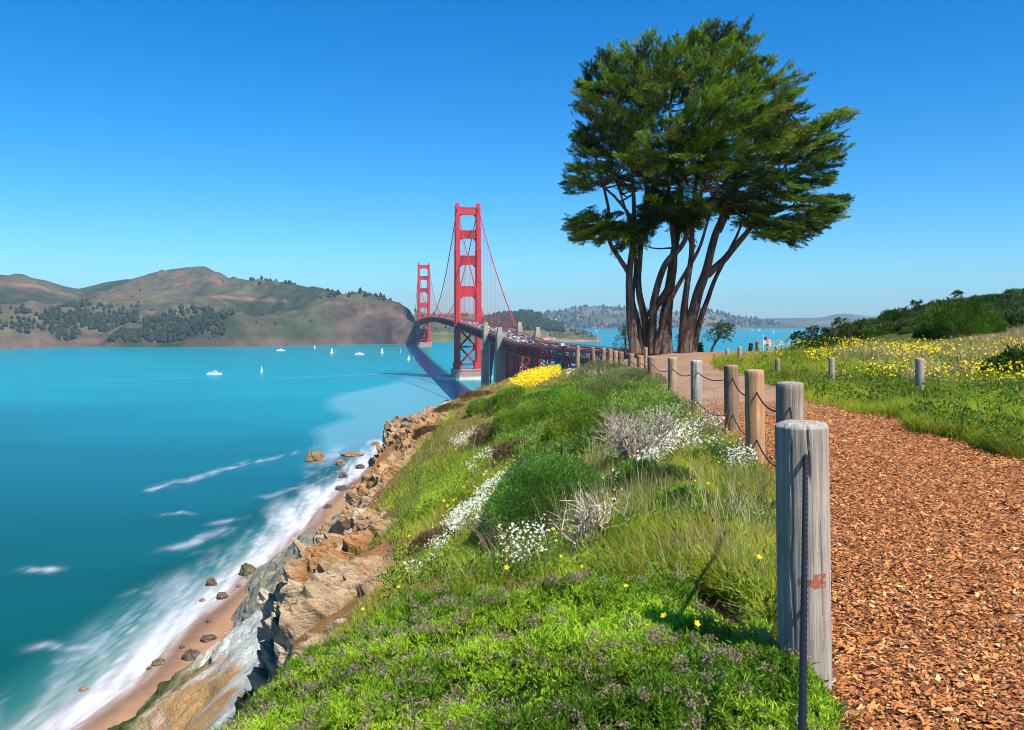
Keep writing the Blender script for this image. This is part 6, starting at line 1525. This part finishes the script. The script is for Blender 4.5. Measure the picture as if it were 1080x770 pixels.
flowers('yellow_flowers', 'scattered yellow flowers on the slope', [[(430, 500), (520, 450), (600, 430), (600, 470), (470, 560)], SLOPE], 340, .016, YL1, YL2, 854, h=(.1, .25), clump=-.05)
flowers('yellow_flowers', 'few yellow flowers in the near mat', [[(560, 640), (840, 640), (850, 740), (600, 740)]], 9, .016, YL1, YL2, 856, h=(.3, .36), clump=1)
flowers('white_flowers', 'strip of white flowers running up the slope beside the rocks', [[(425, 612), (455, 570), (500, 530), (560, 485), (575, 488), (530, 530), (480, 575), (440, 618)], [(440, 600), (470, 560), (520, 515), (545, 500), (520, 530), (470, 580)]], 8500, .0105, WH1, WH2, 860, h=(.06, .2), clump=.12, freq=2.0)
flowers('white_flowers', 'small white flower patches higher on the slope', [[(488, 498), (520, 478), (530, 488), (500, 505)], [(470, 470), (515, 450), (525, 462), (490, 480)], [(500, 562), (520, 556), (515, 575)]], 2400, .0115, WH1, WH2, 862, h=(.06, .2), clump=.12, freq=2.0)
flowers('white_flowers', 'white flowers on the bank below the fence posts', [[(690, 440), (720, 432), (760, 452), (800, 500), (770, 505), (720, 480), (690, 500), (668, 520), (664, 490)]], 7500, .0105, WH1, WH2, 864, h=(.08, .26), clump=-.05, freq=1.6)
flowers('white_flowers', 'white flowers among dry stalks right of the cushion bush', [[(600, 585), (615, 555), (650, 535), (672, 550), (640, 590)], [(520, 606), (560, 585), (590, 600), (550, 615)]], 950, .010, WH1, WH2, 866, h=(.12, .42), clump=-.02, freq=2.2)
flowers('white_flowers', 'pale flowers on the crest near the close row of posts', [[(596, 396), (640, 392), (650, 402), (600, 404)]], 800, .014, WH1, WH2, 868, h=(.1, .3), clump=.0)
# wood chips and stones on the path
def chips():
    n = 380000; Y = 2.2 * np.exp(rng.random(n) ** .85 * math.log(16 / 2.2)); u_ = rng.random(n); X = path_l(Y) + u_ * (path_r(Y) + .3 - path_l(Y)) - .05 + rng.normal(0, .10, n)
    k = (X / Y < .68) & (rng.random(n) < np.interp(Y, [8, 13, 16], [1, .55, .15])); k &= (fbm(p3(X * .7, Y * .45), 3, 10) + .25 * fbm(p3(X * 3, Y * 3), 2, 13) + rng.normal(0, .10, n) < .30); k |= (rng.random(n) < .06) & (X / Y < .68) & (Y < 14); X, Y = X[k], Y[k]; m_ = len(X)
    a = rng.normal(.5, .75, m_); L = rng.gamma(2.0, .0056, m_) + .005; L = np.minimum(L, .055); W_ = L * rng.uniform(.22, .6, m_); tl = rng.normal(0, .24, m_); t2_ = rng.normal(0, .3, m_)
    ex = np.stack([np.cos(a), np.sin(a), tl], -1); ey = np.stack([-np.sin(a), np.cos(a), t2_], -1); Z = gz(X, Y) + .018 + rng.random(m_) * .016 + np.abs(tl) * L * .5
    P_ = np.stack([X, Y, Z], -1); j = lambda: 1 + rng.normal(0, .16, (m_, 1))
    V = np.stack([P_ - ex * L[:, None] * .5 * j() - ey * W_[:, None] * .5 * j(), P_ + ex * L[:, None] * .5 * j() - ey * W_[:, None] * .5 * j(), P_ + ex * L[:, None] * .5 * j() + ey * W_[:, None] * .5 * j(), P_ - ex * L[:, None] * .5 * j() + ey * W_[:, None] * .5 * j()], 1)
    pal = np.array([(.48, .20, .075), (.38, .15, .055), (.56, .28, .13), (.66, .42, .25), (.20, .08, .035), (.10, .045, .025), (.44, .24, .13)]); c = pal[rng.choice(7, m_, p=[.25, .22, .15, .08, .18, .07, .05])] * np.array([1.0, .88, .66]) * rng.uniform(.65, 1.3, (m_, 1))
    return V.reshape(-1, 3), np.arange(4 * m_).reshape(-1, 4), np.repeat(c, 4, 0)
V, Q, c = chips(); cover('wood_chips', 'loose orange brown wood chips covering the path', V, Q, M['chip'], c, 'wood chips')
